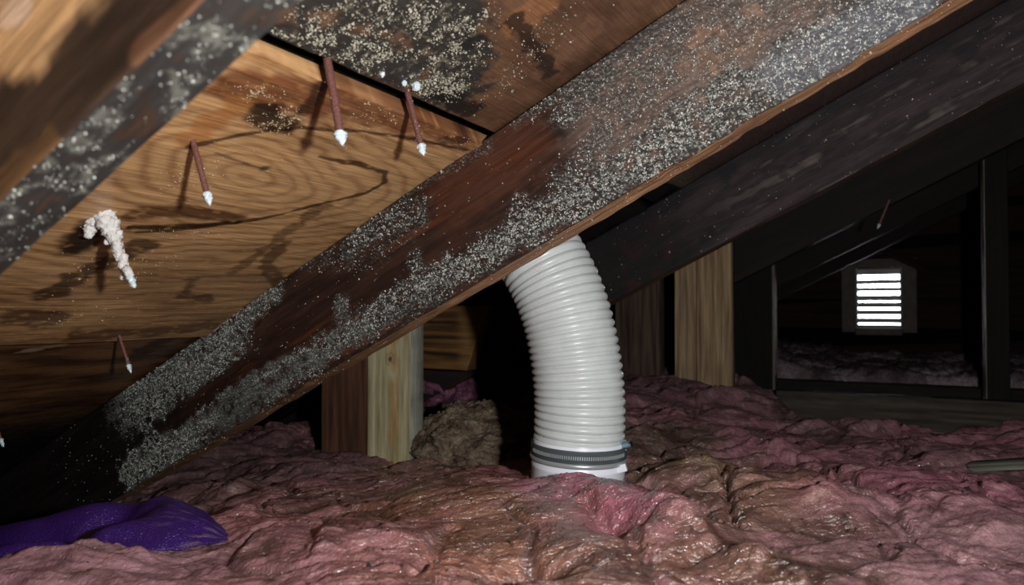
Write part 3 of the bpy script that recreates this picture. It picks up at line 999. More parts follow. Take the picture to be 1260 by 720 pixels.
def slope_cut(x0):
    """top end cut to the roof slope: squeeze the upper end so that it ends under the deck"""
    def cut(X, Y, Z):
        top = roof_z(x0 + Z) - 0.003 - FLOOR
        return X * top / (roof_z(x0) - FLOOR)
    return cut


def mkpost(name, x0, wid, y, th, colf, label, cat, group=None, n=160, top=None):
    full = roof_z(x0) - FLOOR
    o = timber(name, np.linspace(0, full, n), th, wid, 60, 24, colf, M_POST, post_M(x0, y), cut=slope_cut(x0))
    mirror_fix(o)
    return tag(o, label, cat, group)


def wood_col(light, dark, seed, knot=None, side=None, streak=None, side_l=None):
    def f(X, Y, Z):
        n1 = fbm(X * 5 + seed, Z * 110, Y * 110, 4)
        n2 = fbm(X * 30 + seed, Z * 40, Y * 40, 3)
        c = mix(np.broadcast_to(lin(light), X.shape + (3,)), lin(dark), 0.45 + 0.9 * n1)
        if streak is not None:
            c = mix(c, lin(streak[0]), 0.8 * sstep(streak[2], 0.0, np.abs(Z - streak[1])) * (Y < 0.002) * sstep(-0.3, 0.3, n2 + 0.2))
        if side is not None:
            c = np.where((Z > side[0])[..., None], mix(np.broadcast_to(lin(side[1]), X.shape + (3,)), lin(side[2]), 0.4 + 0.8 * n2), c)
        if side_l is not None:
            c = np.where((Z < side_l[0])[..., None], np.broadcast_to(lin(side_l[1]), X.shape + (3,)), c)
        if knot is not None:
            d = np.hypot((X - knot[0]) * 0.8, Z - knot[1])
            c = mix(c, lin((70, 48, 34)), 0.9 * sstep(knot[2], knot[2] * 0.5, d + 0.001 * n2))
            c = mix(c, lin((110, 84, 56)), 0.7 * sstep(0.0016, 0.0, np.abs(d - knot[2] * 1.5)))
        return np.concatenate([c, np.zeros(X.shape + (1,))], -1)
    return f


xa = on_y((452, 500), 0.98)[0]; xb = on_y((505, 500), 0.98)[0]
kz = on_y((480, 442), 0.98)
mkpost('timber_post', xa, xb - xa, 0.98, 0.038,
       wood_col((194, 184, 148), (148, 138, 104), 3.0, knot=(kz[2] - FLOOR, kz[0] - xa, 0.0055),
                side=(xb - xa - 0.0008, (150, 150, 138), (116, 116, 108)), streak=((176, 140, 88), (xb - xa) * 0.62, 0.02)),
       'pale post with a knot, grey on its side, standing under the frosted rafter', 'post', 'posts in the insulation')
xc = on_y((403, 500), 1.0)[0]
mkpost('timber_post', xc, xa - xc - 0.001, 0.984, 0.036, wood_col((98, 66, 48), (58, 38, 30), 9.0),
       'dark brown rough board standing against the pale knotted post', 'post', 'posts in the insulation')
ya = 1.50
p0, p1, p2 = (on_y((q, 400), ya)[0] for q in (830, 857, 899))
mkpost('timber_post', p0, p1 - p0 - 0.001, ya, 0.04, wood_col((146, 124, 96), (94, 76, 54), 14.0),
       'narrow pale stud under the purplish rafter, its side nearer the hose', 'post', 'posts in the insulation')
mkpost('timber_post', p1, p2 - p1, ya + 0.002, 0.04, wood_col((154, 130, 98), (98, 78, 56), 19.0),
       'wide pale stud under the purplish rafter, the one nearer the vent', 'post', 'posts in the insulation')
x5 = on_y((757, 420), 1.62)[0]; x6 = on_y((812, 420), 1.62)[0]
mkpost('timber_post', x5, x6 - x5, 1.62, 0.04, wood_col((82, 66, 54), (44, 28, 24), 29.0),
       'dark stained stud in the shadow just behind the white hose', 'post', 'posts in the insulation')
x5 = on_y((903, 420), 2.30)[0]; x6 = on_y((951, 420), 2.30)[0]
mkpost('timber_post', x5, x6 - x5, 2.30, 0.09, wood_col((24, 20, 17), (14, 12, 10), 39.0, side=(x6 - x5 - 0.001, (190, 180, 168), (150, 140, 130))),  # pale side colour paints in the light from the vent
       'black shaded stud whose edge is painted pale with vent light', 'post', 'posts in the insulation', n=30)
x5 = on_y((1213, 420), 2.30)[0]; x6 = on_y((1243, 420), 2.30)[0]
mkpost('timber_post', x5, x6 - x5, 2.30, 0.09, wood_col((26, 22, 19), (15, 13, 11), 49.0, side_l=(0.001, (190, 180, 168))),  # left side painted pale to carry the vent's light
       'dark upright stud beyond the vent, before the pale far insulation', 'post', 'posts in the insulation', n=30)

# joist end with an angled cut, behind the pale post
jr = on_y((597, 376), 1.22); jb = on_y((574, 456), 1.22)
jx0 = -1.05


def cut_joist(X, Y, Z):
    x_end = jb[0] + (jr[0] - jb[0]) * Z / (jr[2] - jb[2])
    return X * (x_end - jx0) / (jr[0] - jx0)


def col_joist(X, Y, Z):
    n1 = fbm(X * 5, Z * 90, Y * 60, 4)
    c = mix(np.broadcast_to(lin((118, 84, 46)), X.shape + (3,)), lin((66, 42, 22)), 0.5 + 1.0 * n1)
    for h in (0.25, 0.5, 0.74):
        c = mix(c, lin((24, 14, 8)), 0.85 * sstep(0.006, 0.001, np.abs(Z - h * (jr[2] - jb[2]) + 0.004 * noise(X * 14, h * 9, 1.0))))
    c = mix(c, lin((128, 96, 56)), sstep(jb[0] - jx0 - 0.03, jb[0] - jx0, X) * 0.6)
    return np.concatenate([c, np.zeros(X.shape + (1,))], -1)


Mj = frame([1, 0, 0], [0, 1, 0], [0, 0, 1], [jx0, 1.22, jb[2]])
o = timber('joist_end', np.linspace(0, jr[0] - jx0, 120), 0.04, jr[2] - jb[2], 50, 10, col_joist, M_POST, Mj, cut=cut_joist)
tag(o, 'brown timber end with a slanted cut sticking out behind the pale knotted post', 'joist')
# cross beam in the trench before the far insulation
b0 = on_y((955, 488), 2.1); b1 = on_y((1290, 488), 2.1); bz = on_y((1100, 488), 2.1)[2]
o = timber('cross_joist', np.linspace(0, b1[0] - b0[0], 90), 0.05, 0.11, 16, 6,
           wood_col((92, 84, 74), (50, 44, 38), 61.0), M_POST, frame([1, 0, 0], [0, 1, 0], [0, 0, 1], [b0[0], 2.1, bz - 0.11]))
tag(o, 'weathered joist lying across the dark gap before the far insulation', 'joist')
o = timber('cross_joist', np.linspace(0, 1.9, 60), 0.05, 0.10, 12, 5,
           wood_col((40, 34, 30), (24, 20, 18), 65.0), M_POST, frame([1, 0, 0], [0, 1, 0], [0, 0, 1], [-0.75, 2.46, -0.33]))
tag(o, 'shaded joist holding the edge of the pale far insulation', 'joist')

# ------------------------------------------------------------------ the hose with its clamp and collar
HY = 0.815
hose = empty('vent_hose', on_y((712, 575), HY).tolist())
tag(hose, 'white corrugated vent hose clamped to a plastic collar in the pink insulation', 'hose')
ho = np.array(hose.location)
ctr = np.array([on_y(p, HY) for p in ((712, 552), (713, 520), (713, 490), (710, 455), (704, 418), (695, 382), (682, 348), (664, 315), (640, 283), (608, 250), (570, 220))])
ctr[-3:, 1] += (0.01, 0.03, 0.06)
tt = np.linspace(0, len(ctr) - 1, 1400)


def cr(P, t):
    i = np.clip(t.astype(int), 0, len(P) - 2)
    f = (t - i)[:, None]
    p0, p1, p2, p3 = (P[np.clip(i + k, 0, len(P) - 1)] for k in (-1, 0, 1, 2))
    return 0.5 * (2 * p1 + (p2 - p0) * f + (2 * p0 - 5 * p1 + 4 * p2 - p3) * f ** 2 + (3 * p1 - p0 - 3 * p2 + p3) * f ** 3)


path = cr(ctr, tt)
arc = np.concatenate([[0], np.cumsum(np.linalg.norm(np.diff(path, axis=0), axis=1))])
HR = 0.0545
pitch = 0.0094
na = int(arc[-1] / pitch * 12)
sa = np.linspace(0, arc[-1], na)
path = np.stack([np.interp(sa, arc, path[:, k]) for k in range(3)], -1)


def hose_r(rad, th):
    ph = (sa[:, None] / pitch + th[None] / (2 * np.pi))           # one continuous spiral rib
    w_ = np.abs(np.sin(np.pi * ph))
    return HR - 0.0044 * (1 - w_ ** 0.62)


sweep('hose_tube', path - ho, HR, 128, M_HOSE, parent=hose, radf=hose_r, caps=False)
axis = path[30] - path[0]; axis /= np.linalg.norm(axis)


def ring(name, z_list, r_list, m, nseg=128, parent=hose):
    base = on_y((712, 552), HY) - ho
    P = np.array([base + axis * z for z in z_list])
    return sweep(name, P, np.array(r_list), nseg, m, parent=parent, caps=False)


collar = ring('collar', [-0.055, -0.020, -0.0188, -0.0175, -0.002, 0.001, 0.002], [0.0555, 0.0555, 0.0563, 0.0555, 0.0555, 0.055, 0.05], M_PVC)
cuff = ring('hose_cuff', [-0.002, 0.0105, 0.0115, 0.012], [0.0548, 0.0548, 0.0545, 0.052], M_PVC)
band = ring('clamp_band', [-0.0065, -0.0065, 0.0075, 0.0085, 0.0085], [0.0555, 0.0572, 0.0572, 0.0576, 0.0555], M_STEEL_B)
ring('band_lower_lip', [-0.0125, -0.0122, -0.0105, -0.0080, -0.0066, -0.0064], [0.0555, 0.0570, 0.0582, 0.0582, 0.0572, 0.0555], M_STEEL, parent=band)
# slots cut in the band, joined into one row
base = on_y((712, 552), HY) - ho
a1 = np.cross(axis, [0, 1, 0]); a1 /= np.linalg.norm(a1); b1_ = np.cross(axis, a1)
Vs, Qs = [], []
toward = math.atan2(-(b1_ @ (ctr[0] / np.linalg.norm(ctr[0]))), -(a1 @ (ctr[0] / np.linalg.norm(ctr[0]))))
for i, a in enumerate(np.arange(toward - 1.15, toward + 1.15, 0.044)):
    e = a1 * math.cos(a) + b1_ * math.sin(a); tg = np.cross(axis, e)
    c = base + e * 0.0575
    for dt, dz_, dr in [(x, z, r) for x in (-0.0007, 0.0007) for z in (-0.0016, 0.0024) for r in (-0.001, 0.0006)]:
        Vs.append(c + tg * dt + axis * dz_ + e * dr)
    k = i * 8
    Qs += [(k, k + 1, k + 3, k + 2), (k + 4, k + 6, k + 7, k + 5), (k, k + 4, k + 5, k + 1), (k + 2, k + 3, k + 7, k + 6), (k, k + 2, k + 6, k + 4), (k + 1, k + 5, k + 7, k + 3)]
slots = mesh('band_teeth', Vs, Qs, mat=M_STEEL, smooth=False, parent=band)
# worm screw at the side of the band
sc_p = on_y((768, 548), HY) - ho
cap_dir = (on_y((780, 547), HY - 0.01) - on_y((760, 549), HY)); cap_dir /= np.linalg.norm(cap_dir)
sweep('clamp_screw', [sc_p - cap_dir * 0.004, sc_p - cap_dir * 0.0005, sc_p, sc_p + cap_dir * 0.006, sc_p + cap_dir * 0.0105, sc_p + cap_dir * 0.0115],
      [0.0028, 0.0028, 0.0044, 0.0046, 0.0042, 0.002], 6, M_ZINC, parent=band, smooth=False)
e = cap_dir
box('screw_housing', (-0.008, -0.0065, -0.0065), (0.003, 0.0065, 0.0065), M_STEEL, parent=band, bev=0.0015,
    M=frame(cap_dir, np.cross(axis, cap_dir), axis, sc_p - cap_dir * 0.004))
tb = on_y((764, 577), HY - 0.01) - ho
box('collar_tab', (-0.012, -0.003, -0.004), (0.007, 0.003, 0.005), M_PVC, parent=collar, bev=0.0012,
    M=frame([0.93, 0.1, 0.30], [-0.1, 0.99, 0], [-0.3, -0.03, 0.95], tb))
tl = on_y((661, 530), HY - 0.01) - ho
box('band_tail', (-0.006, -0.0006, -0.006), (0.006, 0.0006, 0.007), M_STEEL_D, parent=band, bev=0.0003,
    M=frame([0.7, -0.7, 0], [0.7, 0.7, 0], [0.1, 0, 1], tl))

# ------------------------------------------------------------------ insulation blanket
CTRL = [(-60, 719, .28), (0, 719, .30), (200, 719, .355), (400, 719, .40), (630, 719, .46), (900, 719, .53), (1259, 719, .62),
        (100, 672, .44), (150, 650, .52), (200, 618, .70), (100, 665, .62), (0, 690, .56), (-60, 700, .6), (285, 660, .47), (200, 690, .385), (120, 705, .35), (330, 640, .52),
        (285, 572, .85), (350, 545, 1.0), (250, 585, .75), (440, 577, .90), (520, 576, .93),
        (600, 606, .70), (560, 640, .60), (640, 582, .79), (712, 580, .76), (770, 590, .77), (700, 640, .64), (820, 640, .66),
        (480, 660, .53), (400, 620, .66), (560, 585, .86), (590, 582, .95),
        (830, 560, .92), (800, 505, 1.15), (850, 462, 1.42), (900, 565, 1.0), (950, 520, 1.25), (1000, 525, 1.3), (1000, 600, .85),
        (1100, 562, 1.05), (1200, 525, 1.33), (1100, 518, 1.36), (1260, 524, 1.33), (1250, 600, .95), (1000, 660, .68), (1150, 660, .72),
        (900, 490, 1.4), (780, 470, 1.5), (870, 452, 1.7), (800, 455, 1.75)]
CP = np.array([on_y(c[:2], c[2]) for c in CTRL])


def ins_base(X, Y):
    z = np.zeros(X.shape); wsum = np.zeros(X.shape)
    for p in CP:
        d2 = (X - p[0]) ** 2 + (Y - p[1]) ** 2
        wt = np.exp(-d2 / (2 * 0.075 ** 2)) + 0.02 / (1 + d2 * 300) ** 1.5
        z += wt * p[2]; wsum += wt
    return z / wsum


BUMPS = [  # (pixel, distance Y, radius m, height m)
    ((600, 650), .64, .075, .018), ((480, 600), .80, .05, .008), ((790, 620), .70, .035, .012), ((700, 612), .74, .03, .010),
    ((850, 575), .86, .05, .022), ((930, 625), .78, .035, .018), ((880, 620), .78, .012, -.018), ((650, 700), .50, .022, -.022),
    ((400, 668), .50, .014, -.004), ((560, 598), .76, .05, .012), ((620, 590), .78, .04, .006), ((430, 690), .48, .05, .012), ((250, 690), .40, .045, .008), ((300, 600), .74, .03, .010),
    ((1000, 560), 1.0, .05, .012), ((1120, 640), .78, .06, .016), ((1180, 560), 1.05, .05, .010), ((1000, 640), .74, .03, .010),
    ((760, 690), .55, .05, .012), ((1060, 700), .62, .03, .008), ((330, 655), .50, .03, .008), ((970, 590), .9, .02, -.010),
    ((740, 560), .76, .030, .004), ((760, 655), .62, .016, -.014), ((840, 650), .64, .03, .010),
]
RIDGES = [  # (pixel, Y, pixel, Y, radius m, height m): swells and creases of the blanket
    ((722, 618), .71, (820, 668), .62, .028, .012), ((795, 585), .80, (885, 655), .665, .007, -.012), ((720, 640), .66, (800, 690), .56, .008, -.008),
    ((420, 640), .58, (372, 700), .44, .009, -.004), ((440, 640), .58, (392, 700), .45, .016, .004), ((655, 690), .52, (625, 722), .46, .008, -.014),
    ((893, 590), .86, (905, 655), .68, .006, -.012), ((470, 610), .72, (560, 590), .80, .012, .007), ((480, 640), .62, (590, 612), .70, .006, -.005),
    ((110, 694), .375, (180, 692), .39, .010, .006), ((1010, 615), .81, (1020, 640), .75, .018, .010), ((960, 560), 1.02, (1060, 600), .88, .008, -.008),
    ((1080, 640), .75, (1230, 700), .66, .008, -.008), ((1090, 590), .92, (1200, 640), .80, .04, .012), ((830, 500), 1.15, (960, 545), 1.05, .02, .008),
    ((820, 650), .65, (930, 690), .58, .016, .010), ((560, 660), .56, (520, 715), .46, .008, -.007), ((300, 640), .55, (420, 610), .68, .014, .006),
    ((260, 610), .66, (340, 580), .80, .010, .006), ((780, 700), .54, (900, 715), .53, .007, -.008)]
COLS = [((630, 650), .60, (158, 112, 80), .9), ((560, 690), .50, (188, 122, 108), .7), ((480, 605), .72, (166, 116, 112), .7), ((780, 630), .68, (222, 112, 152), .9),
        ((700, 605), .74, (214, 118, 146), .7), ((740, 590), .76, (220, 130, 150), .6), ((450, 650), .54, (194, 116, 122), .6), ((350, 690), .42, (206, 134, 146), .5), ((300, 600), .72, (160, 112, 112), .4),
        ((200, 690), .385, (212, 146, 158), .3), ((120, 710), .35, (200, 136, 150), .3), ((850, 580), .84, (132, 114, 78), .6), ((900, 640), .70, (128, 104, 64), .6),
        ((930, 605), .84, (146, 118, 74), .6), ((830, 700), .54, (128, 90, 66), .8), ((950, 700), .58, (112, 80, 62), .6), ((1000, 560), 1.0, (188, 112, 128), .4),
        ((1100, 640), .78, (190, 120, 138), .5), ((1150, 660), .72, (196, 142, 146), .4), ((1200, 600), .92, (196, 110, 134), .5), ((900, 525), 1.2, (178, 104, 120), .3),
        ((830, 480), 1.3, (160, 100, 116), .2), ((1000, 525), 1.3, (150, 98, 108), .3), ((1200, 540), 1.25, (176, 100, 118), .4), ((800, 530), 1.0, (124, 94, 78), .4),
        ((700, 700), .52, (150, 104, 82), .8), ((610, 700), .50, (198, 128, 92), .8), ((400, 565), .9, (150, 98, 104), .3), ((1050, 700), .63, (158, 112, 118), .5),
        ((870, 612), .78, (178, 142, 108), .6), ((520, 580), .90, (176, 120, 102), .5), ((600, 600), .74, (150, 106, 88), .9), ((1010, 620), .80, (206, 118, 128), .6),
        ((540, 630), .62, (176, 124, 88), .9), ((860, 640), .68, (190, 126, 128), .8), ((980, 650), .68, (118, 84, 62), .5), ((660, 580), .80, (206, 126, 134), .7),
        ((420, 600), .75, (176, 110, 116), .5), ((250, 560), .9, (140, 96, 100), .2), ((350, 540), 1.0, (150, 96, 106), .2), ((1240, 570), 1.05, (150, 96, 104), .3),
        ((1160, 700), .66, (190, 130, 140), .5), ((850, 455), 1.5, (150, 94, 110), .2), ((760, 700), .54, (186, 128, 118), .8), ((820, 590), .80, (170, 112, 112), .9)]
CC = [(on_y(p, y), lin(c), wv) for p, y, c, wv in COLS]


def back_edge(az):
    """how far (Y) the blanket reaches, by direction"""
    return np.interp(az, [-1.5, -0.92, -0.80, -0.66, -0.56, -0.50, -0.46, -0.30, -0.17, -0.10, -0.06, 0.25, 0.8],
                     [1.0, 1.05, 1.08, 1.04, 1.00, 1.02, 1.75, 1.80, 1.60, 1.38, 1.33, 1.38, 1.3])


az = np.concatenate([np.linspace(-1.75, -1.14, 60, endpoint=False), np.linspace(-1.14, 0.20, 1010, endpoint=False), np.linspace(0.20, 1.1, 90)])
rr = np.concatenate([np.linspace(0.10, 0.36, 36, endpoint=False), np.exp(np.linspace(np.log(0.36), np.log(2.0), 470))])
A, RR = np.meshgrid(az, rr, indexing='ij')
X, Y = RR * np.sin(A), RR * np.cos(A)


def ins_height(X, Y, A):
    z = ins_base(X, Y)
    for p, y, r, h in BUMPS:
        c = on_y(p, y)
        z = z + h * np.exp(-((X - c[0]) ** 2 + (Y - c[1]) ** 2) / (2 * r * r))
    wx = X + 0.030 * noise(X * 9, Y * 9, 1.0) + 0.010 * noise(X * 30, Y * 30, 2.0)
    wy = Y + 0.030 * noise(X * 9, Y * 9, 5.0) + 0.010 * noise(X * 30, Y * 30, 6.0)
    # puffy folds that run across the slope, with creases between them
    u = 0.80 * wx + 0.60 * wy; v = -0.60 * wx + 0.80 * wy
    f1 = np.abs(noise(u * 5, v * 10, 3.0)) * 2.0
    f2 = np.abs(noise(u * 11 + 5, v * 26, 8.0)) * 2.0
    f3 = np.abs(noise(u * 26 + 9, v * 80, 4.0)) * 2.0
    st = noise(u * 45, v * 260 + 6 * noise(u * 12, v * 12, 2.0), 6.0)
    pf = sstep(0.84, 1.0, 1 - np.abs(noise(wx * 7 + 3, wy * 7, 14.0)) * 2.2)
    amp = np.clip(0.35 + np.hypot(X, Y) * 0.9, 0.5, 1.3)
    big = fbm(wx * 5.5 + 2, wy * 8, 71.0, 2)
    rough = fbm(wx * 70, wy * 110, 2.0, 3)
    for pa, ya, pb, yb, r, h in RIDGES:
        ca, cb = on_y(pa, ya), on_y(pb, yb)
        d_ = seg_dist(X + 0.006 * rough, Y + 0.006 * noise(X * 40, Y * 40, 3.0), ca[:2], cb[:2]) / r
        z = z + h * np.exp(-d_ * d_)
    for pc, yc, rc in (((600, 645), .64, .11), ((780, 640), .68, .06), ((450, 620), .68, .07)):
        cc = on_y(pc, yc)
        amp = amp * (1 - 0.5 * np.exp(-((X - cc[0]) ** 2 + (Y - cc[1]) ** 2) / (2 * rc * rc)))
    z = z + amp * (0.014 * big + 0.008 * f1 + 0.0048 * f2 + 0.0017 * f3 + 0.0012 * st - 0.0060 * pf + 0.0013 * rough - 0.009)
    return z, f1, f2, f3, pf, u, v


Zz, f1, f2, f3, pf, uu, vv = ins_height(X, Y, A)
be = back_edge(A + 0.05 * noise(A * 9, 1.0, 2.0)) + 0.05 * noise(X * 8, Y * 8, 9.0)
over = sstep(be - 0.03, be + 0.10, Y)
Zz = Zz - over * 0.40
# room for the hose collar, and down under the eave deck
hc = on_y((712, 575), HY)
dh = np.hypot(X - hc[0], Y - hc[1])
Zz = np.where(dh < 0.058, np.minimum(Zz, hc[2] - 0.03), Zz)
Zz = Zz - 0.027 * np.exp(-(dh / 0.100) ** 2)
Zz = np.minimum(Zz, roof_z(X) - 0.03)
Zz = np.maximum(Zz, FLOOR + 0.01)
Xo = np.maximum(X, -1.80) + 0.005 * f2 * np.cos(3 * vv) ; Yo = Y - 0.003 * f1
num = np.zeros(X.shape + (3,)); den = np.zeros(X.shape); wetn = np.zeros(X.shape)
wn = 0.02
cxn = X + 0.05 * fbm(X * 10, Y * 10, 31.0, 3); cyn = Y + 0.05 * fbm(X * 10, Y * 10, 37.0, 3)
for p, c, wv in CC:
    d2 = (cxn - p[0]) ** 2 + (cyn - p[1]) ** 2
    wt = np.exp(-d2 / (2 * 0.045 ** 2)) + 1e-4 / (1 + d2 * 80) ** 2
    num += wt[..., None] * c; den += wt; wetn += wt * wv
colr = num / den[..., None]; wetn = wetn / den
kw = sstep(0.35, 0.8, wetn)[..., None]
colr = colr * (0.43 + 0.15 * kw) + colr.mean(-1, keepdims=True) * (0.13 - 0.05 * kw)
m1 = fbm(uu * 14, vv * 36, 51.0, 4)
m2 = fbm(X * 90, Y * 90, 55.0, 3)
m3 = fbm(uu * 30, vv * 150, 57.0, 3)
m4 = fbm(X * 38 + 0.4 * m1, Y * 38, 61.0, 4)
colr = mix(colr, lin((78, 56, 44)), sstep(0.05, 0.8, m1) * 0.6)
colr = mix(colr, lin((74, 50, 44)), sstep(0.1, 0.8, m4) * 0.6)
colr = mix(colr, lin((168, 120, 128)), sstep(0.15, 0.8, -m4) * 0.4)
colr = mix(colr, lin((166, 116, 126)), sstep(0.2, 0.9, -m1) * 0.30)
colr = mix(colr, lin((176, 150, 142)), sstep(0.25, 0.7, m3) * 0.35)
colr = mix(colr, lin((70, 42, 40)), sstep(0.25, 0.7, -m3) * 0.35)
colr = mix(colr, lin((64, 42, 36)), np.maximum(pf * 0.6, sstep(0.12, 0.0, f1) * 0.35))  # shade of the fold creases and pits put into the colour
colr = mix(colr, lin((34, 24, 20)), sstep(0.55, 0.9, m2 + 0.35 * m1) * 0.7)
wetn = np.clip(wetn * 1.5 - 0.25 + 0.6 * m1 + 0.4 * m3, 0, 1)
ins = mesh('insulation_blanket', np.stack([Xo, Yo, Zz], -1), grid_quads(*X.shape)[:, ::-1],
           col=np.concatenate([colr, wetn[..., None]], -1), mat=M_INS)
tag(ins, 'damp pink and brown glass wool blanket covering the attic floor around the hose', 'insulation')

# loose fibres and dark crumbs on the blanket
vis = np.argwhere((RR > 0.38) & (Y < be - 0.05) & (A > -1.12) & (A < 0.18))
pick = vis[R.integers(0, len(vis), 1300)]
Vs, Ts = [], []
kk = 0
for i, j in pick:
    L = R.uniform(0.004, 0.016); a = R.uniform(0, 6.28); e = R.uniform(-0.1, 0.7)
    d = np.array([math.cos(a) * math.cos(e), math.sin(a) * math.cos(e), math.sin(e)])
    sd = np.cross(d, [0, 0, 1.0]); sd = sd / (np.linalg.norm(sd) + 1e-9) * R.uniform(0.00008, 0.0002)
    p0 = np.array([Xo[i, j], Yo[i, j], Zz[i, j] - 0.001])
    bend = np.array([R.normal(0, .002), R.normal(0, .002), -0.001])
    p1 = p0 + d * L * 0.5 + bend; p2 = p0 + d * L
    Vs += [p0 - sd, p0 + sd, p1 - sd, p1 + sd, p2]
    Ts += [(kk, kk + 1, kk + 3), (kk, kk + 3, kk + 2), (kk + 2, kk + 3, kk + 4)]
    kk += 5
fb = mesh('loose_fibres', Vs, tris=Ts, mat=M_FIBRE, parent=ins)
fb['kind'] = 'stuff'
wts = np.clip(m1[vis[:, 0], vis[:, 1]] + 0.3, 0.02, 1) * (0.2 + wetn[vis[:, 0], vis[:, 1]]) * (RR[vis[:, 0], vis[:, 1]] ** 2)
pick = vis[R.choice(len(vis), 2600, p=wts / wts.sum())]
P = np.stack([Xo[pick[:, 0], pick[:, 1]], Yo[pick[:, 0], pick[:, 1]], Zz[pick[:, 0], pick[:, 1]]], -1)
specks('dark_crumbs', P, R.gamma(1.6, 0.0004, len(P)) + 0.0003, M_DEBRIS, parent=ins)


def wool_col(a, b, seed, c3=None):
    def f(V, D):
        n1 = fbm(V[..., 0] * 30 + seed, V[..., 1] * 30, V[..., 2] * 60, 4)
        c = mix(np.broadcast_to(lin(a), V.shape), lin(b), 0.5 + 0.9 * n1)
        if c3 is not None:
            c = mix(c, lin(c3[0]), sstep(c3[1], c3[2], V[..., 2] + 0.01 * n1))
        return np.concatenate([c, np.full(V.shape[:-1] + (1,), 0.25)], -1)
    return f


# the grey brown clump between the post and the hose, and the heaps behind
c = on_y((588, 560), 1.08)
o = blob('insulation_clump', c, (0.115, 0.10, 0.082), 4.0, M_INS_DRY, amp=0.22, freq=1.5, seg=120, fine=0.09,
         colf=wool_col((138, 122, 104), (84, 70, 58), 2.0, ((176, 112, 112), c[2] + 0.0, c[2] - 0.035)))
tag(o, 'matted grey brown insulation clump between the pale post and the hose', 'insulation')
c = on_y((572, 494), 1.42)
o = blob('insulation_heap', c, (0.13, 0.10, 0.10), 14.0, M_INS_DRY, amp=0.4, freq=2.0, seg=90, fine=0.07,
         colf=wool_col((150, 98, 120), (96, 62, 80), 6.0))
tag(o, 'dim pink insulation heap under the slanted timber end', 'insulation')
c = on_y((350, 560), 1.08)
o = blob('insulation_heap', c, (0.15, 0.09, 0.055), 24.0, M_INS_DRY, amp=0.3, freq=1.7, seg=90, fine=0.08,
         colf=wool_col((140, 100, 104), (96, 70, 70), 8.0))
tag(o, 'dull pink insulation heap under the lower rafter edge by the dark board', 'insulation')

# far insulation by the vent
fx = np.linspace(-0.75, 1.2, 300); fy = np.linspace(2.52, 3.46, 110)
FX, FY = np.meshgrid(fx, fy, indexing='ij')
fz = on_y((1085, 458), 2.6)[2] + (FY - 2.52) * 0.02
n1 = fbm(FX * 6, FY * 9, 3.0, 4); n2 = np.abs(fbm(FX * 16, FY * 24, 7.0, 4))
fz = fz + 0.035 * n1 - 0.03 * n2 + 0.03 * sstep(-0.15, -0.42, FX)
fz = fz - 0.30 * sstep(2.60, 2.52, FY + 0.04 * n1)
cf = mix(np.broadcast_to(lin((196, 176, 184)), FX.shape + (3,)), lin((84, 68, 72)), 0.5 + 1.5 * n1)
o = mesh('insulation_blanket', np.stack([FX, FY, fz], -1), grid_quads(300, 110)[:, ::-1],
         col=np.concatenate([cf, np.zeros(FX.shape + (1,))], -1), mat=M_INS_DRY)
tag(o, 'pale insulation strip in the distance, lit by the louvred vent', 'insulation')

# grey lath half sunk in the insulation
l0 = on_y((1190, 577), 1.02); l1 = on_y((1300, 572), 1.00)
d = l1 - l0; ll = np.linalg.norm(d); d /= ll
ey = np.cross([0, 0, 1.0], d); ey /= np.linalg.norm(ey)
o = timber('wood_lath', np.linspace(0, ll + 0.1, 50), 0.03, 0.009, 8, 10, wood_col((84, 86, 76), (44, 44, 38), 71.0), M_POST,
           frame(d, ey, np.cross(d, ey), l0 + np.array([0, -0.01, -0.002])), bev=0.001,
           dispf=lambda X, Y, Z: (0.003 * fbm(X * 12, 2.0, 1.0, 2) * (Y < 0.01), 0.001 * fbm(X * 20, Y * 60, 1.0, 2)))
tag(o, 'thin weathered grey lath half sunk in the pink insulation', 'lath')

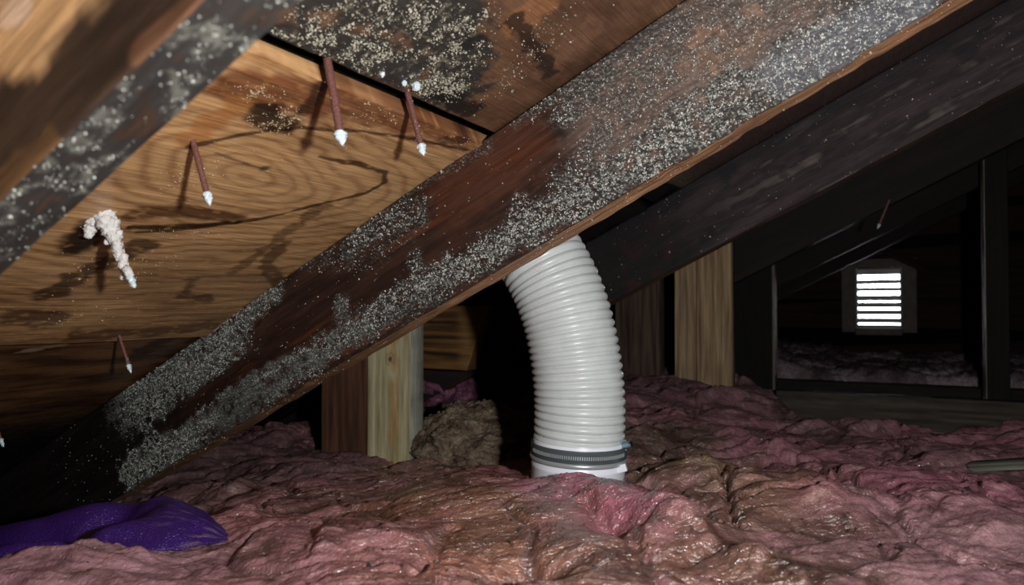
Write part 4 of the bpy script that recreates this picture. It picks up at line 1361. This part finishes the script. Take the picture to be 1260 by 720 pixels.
# ------------------------------------------------------------------ purple vinyl sheet at the near edge
nu, nv = 190, 120
u = np.linspace(0, 1, nu); v = np.linspace(0, 1, nv)
back = [(-90, 722, .46), (0, 692, .47), (60, 668, .485), (110, 650, .50), (160, 634, .51), (200, 626, .515), (228, 632, .51), (258, 642, .50), (288, 660, .485)]
front = [(-110, 790, .285), (0, 735, .315), (60, 722, .34), (105, 702, .36), (150, 692, .385), (200, 684, .41), (228, 679, .425), (258, 671, .445), (289, 663, .478)]


def edge(pts):
    P = np.array([on_y(p[:2], p[2]) for p in pts])
    t = np.linspace(0, len(pts) - 1 - 1e-6, nu)
    return cr(P, t)


_save = None
Bk, Fr = edge(back), edge(front)
Pm = Bk[:, None] * (1 - v)[None, :, None] + Fr[:, None] * v[None, :, None]
Ug, Vg = np.meshgrid(u, v, indexing='ij')
wdt = np.linalg.norm(Fr - Bk, axis=1)[:, None]
rgt = sstep(0.40, 0.72, Ug + 0.25 * (Vg - 0.5))
lft = 1 - rgt
gau = lambda c0, wv: np.exp(-((Vg - c0) / wv) ** 2)
h = wdt * (0.13 * gau(0.34 - 0.10 * sstep(0.3, 0.6, Ug), 0.20) + 0.10 * gau(0.80, 0.09)) * lft
h = h + wdt * 0.17 * np.sin(np.pi * np.clip(Vg * 0.92 + 0.04, 0, 1)) ** 0.9 * rgt * sstep(1.02, 0.85, Ug)
h = h - wdt * 0.05 * np.exp(-((Ug - 0.50 + 0.30 * (Vg - 0.3)) / 0.06) ** 2) * sstep(0.05, 0.3, Vg)
h = h + 0.002 * fbm(Ug * 6, Vg * 5, 3.0, 3)
Pm[..., 2] += h
Pm[..., 2] -= 0.02 * sstep(0.08, 0.0, Vg)
cv = np.broadcast_to(lin((52, 23, 102)), Pm.shape)
dust = sstep(0.15, 0.6, fbm(Ug * 5, Vg * 26, 8.0, 4)) * sstep(0.50, 0.8, Ug)
cv = mix(cv, lin((120, 100, 120)), dust * 0.6)
sheet = mesh('vinyl_sheet', Pm, grid_quads(nu, nv), col=np.concatenate([cv, np.zeros(Ug.shape + (1,))], -1), mat=M_PURPLE)
sol = sheet.modifiers.new('thickness', 'SOLIDIFY'); sol.thickness = 0.0015; sol.offset = -1
tag(sheet, 'purple pebbled vinyl sheet folded over the insulation by the eave', 'sheet')
print('tris about', sum(len(o.data.polygons) * 2 for o in bpy.data.objects if o.type == 'MESH'))
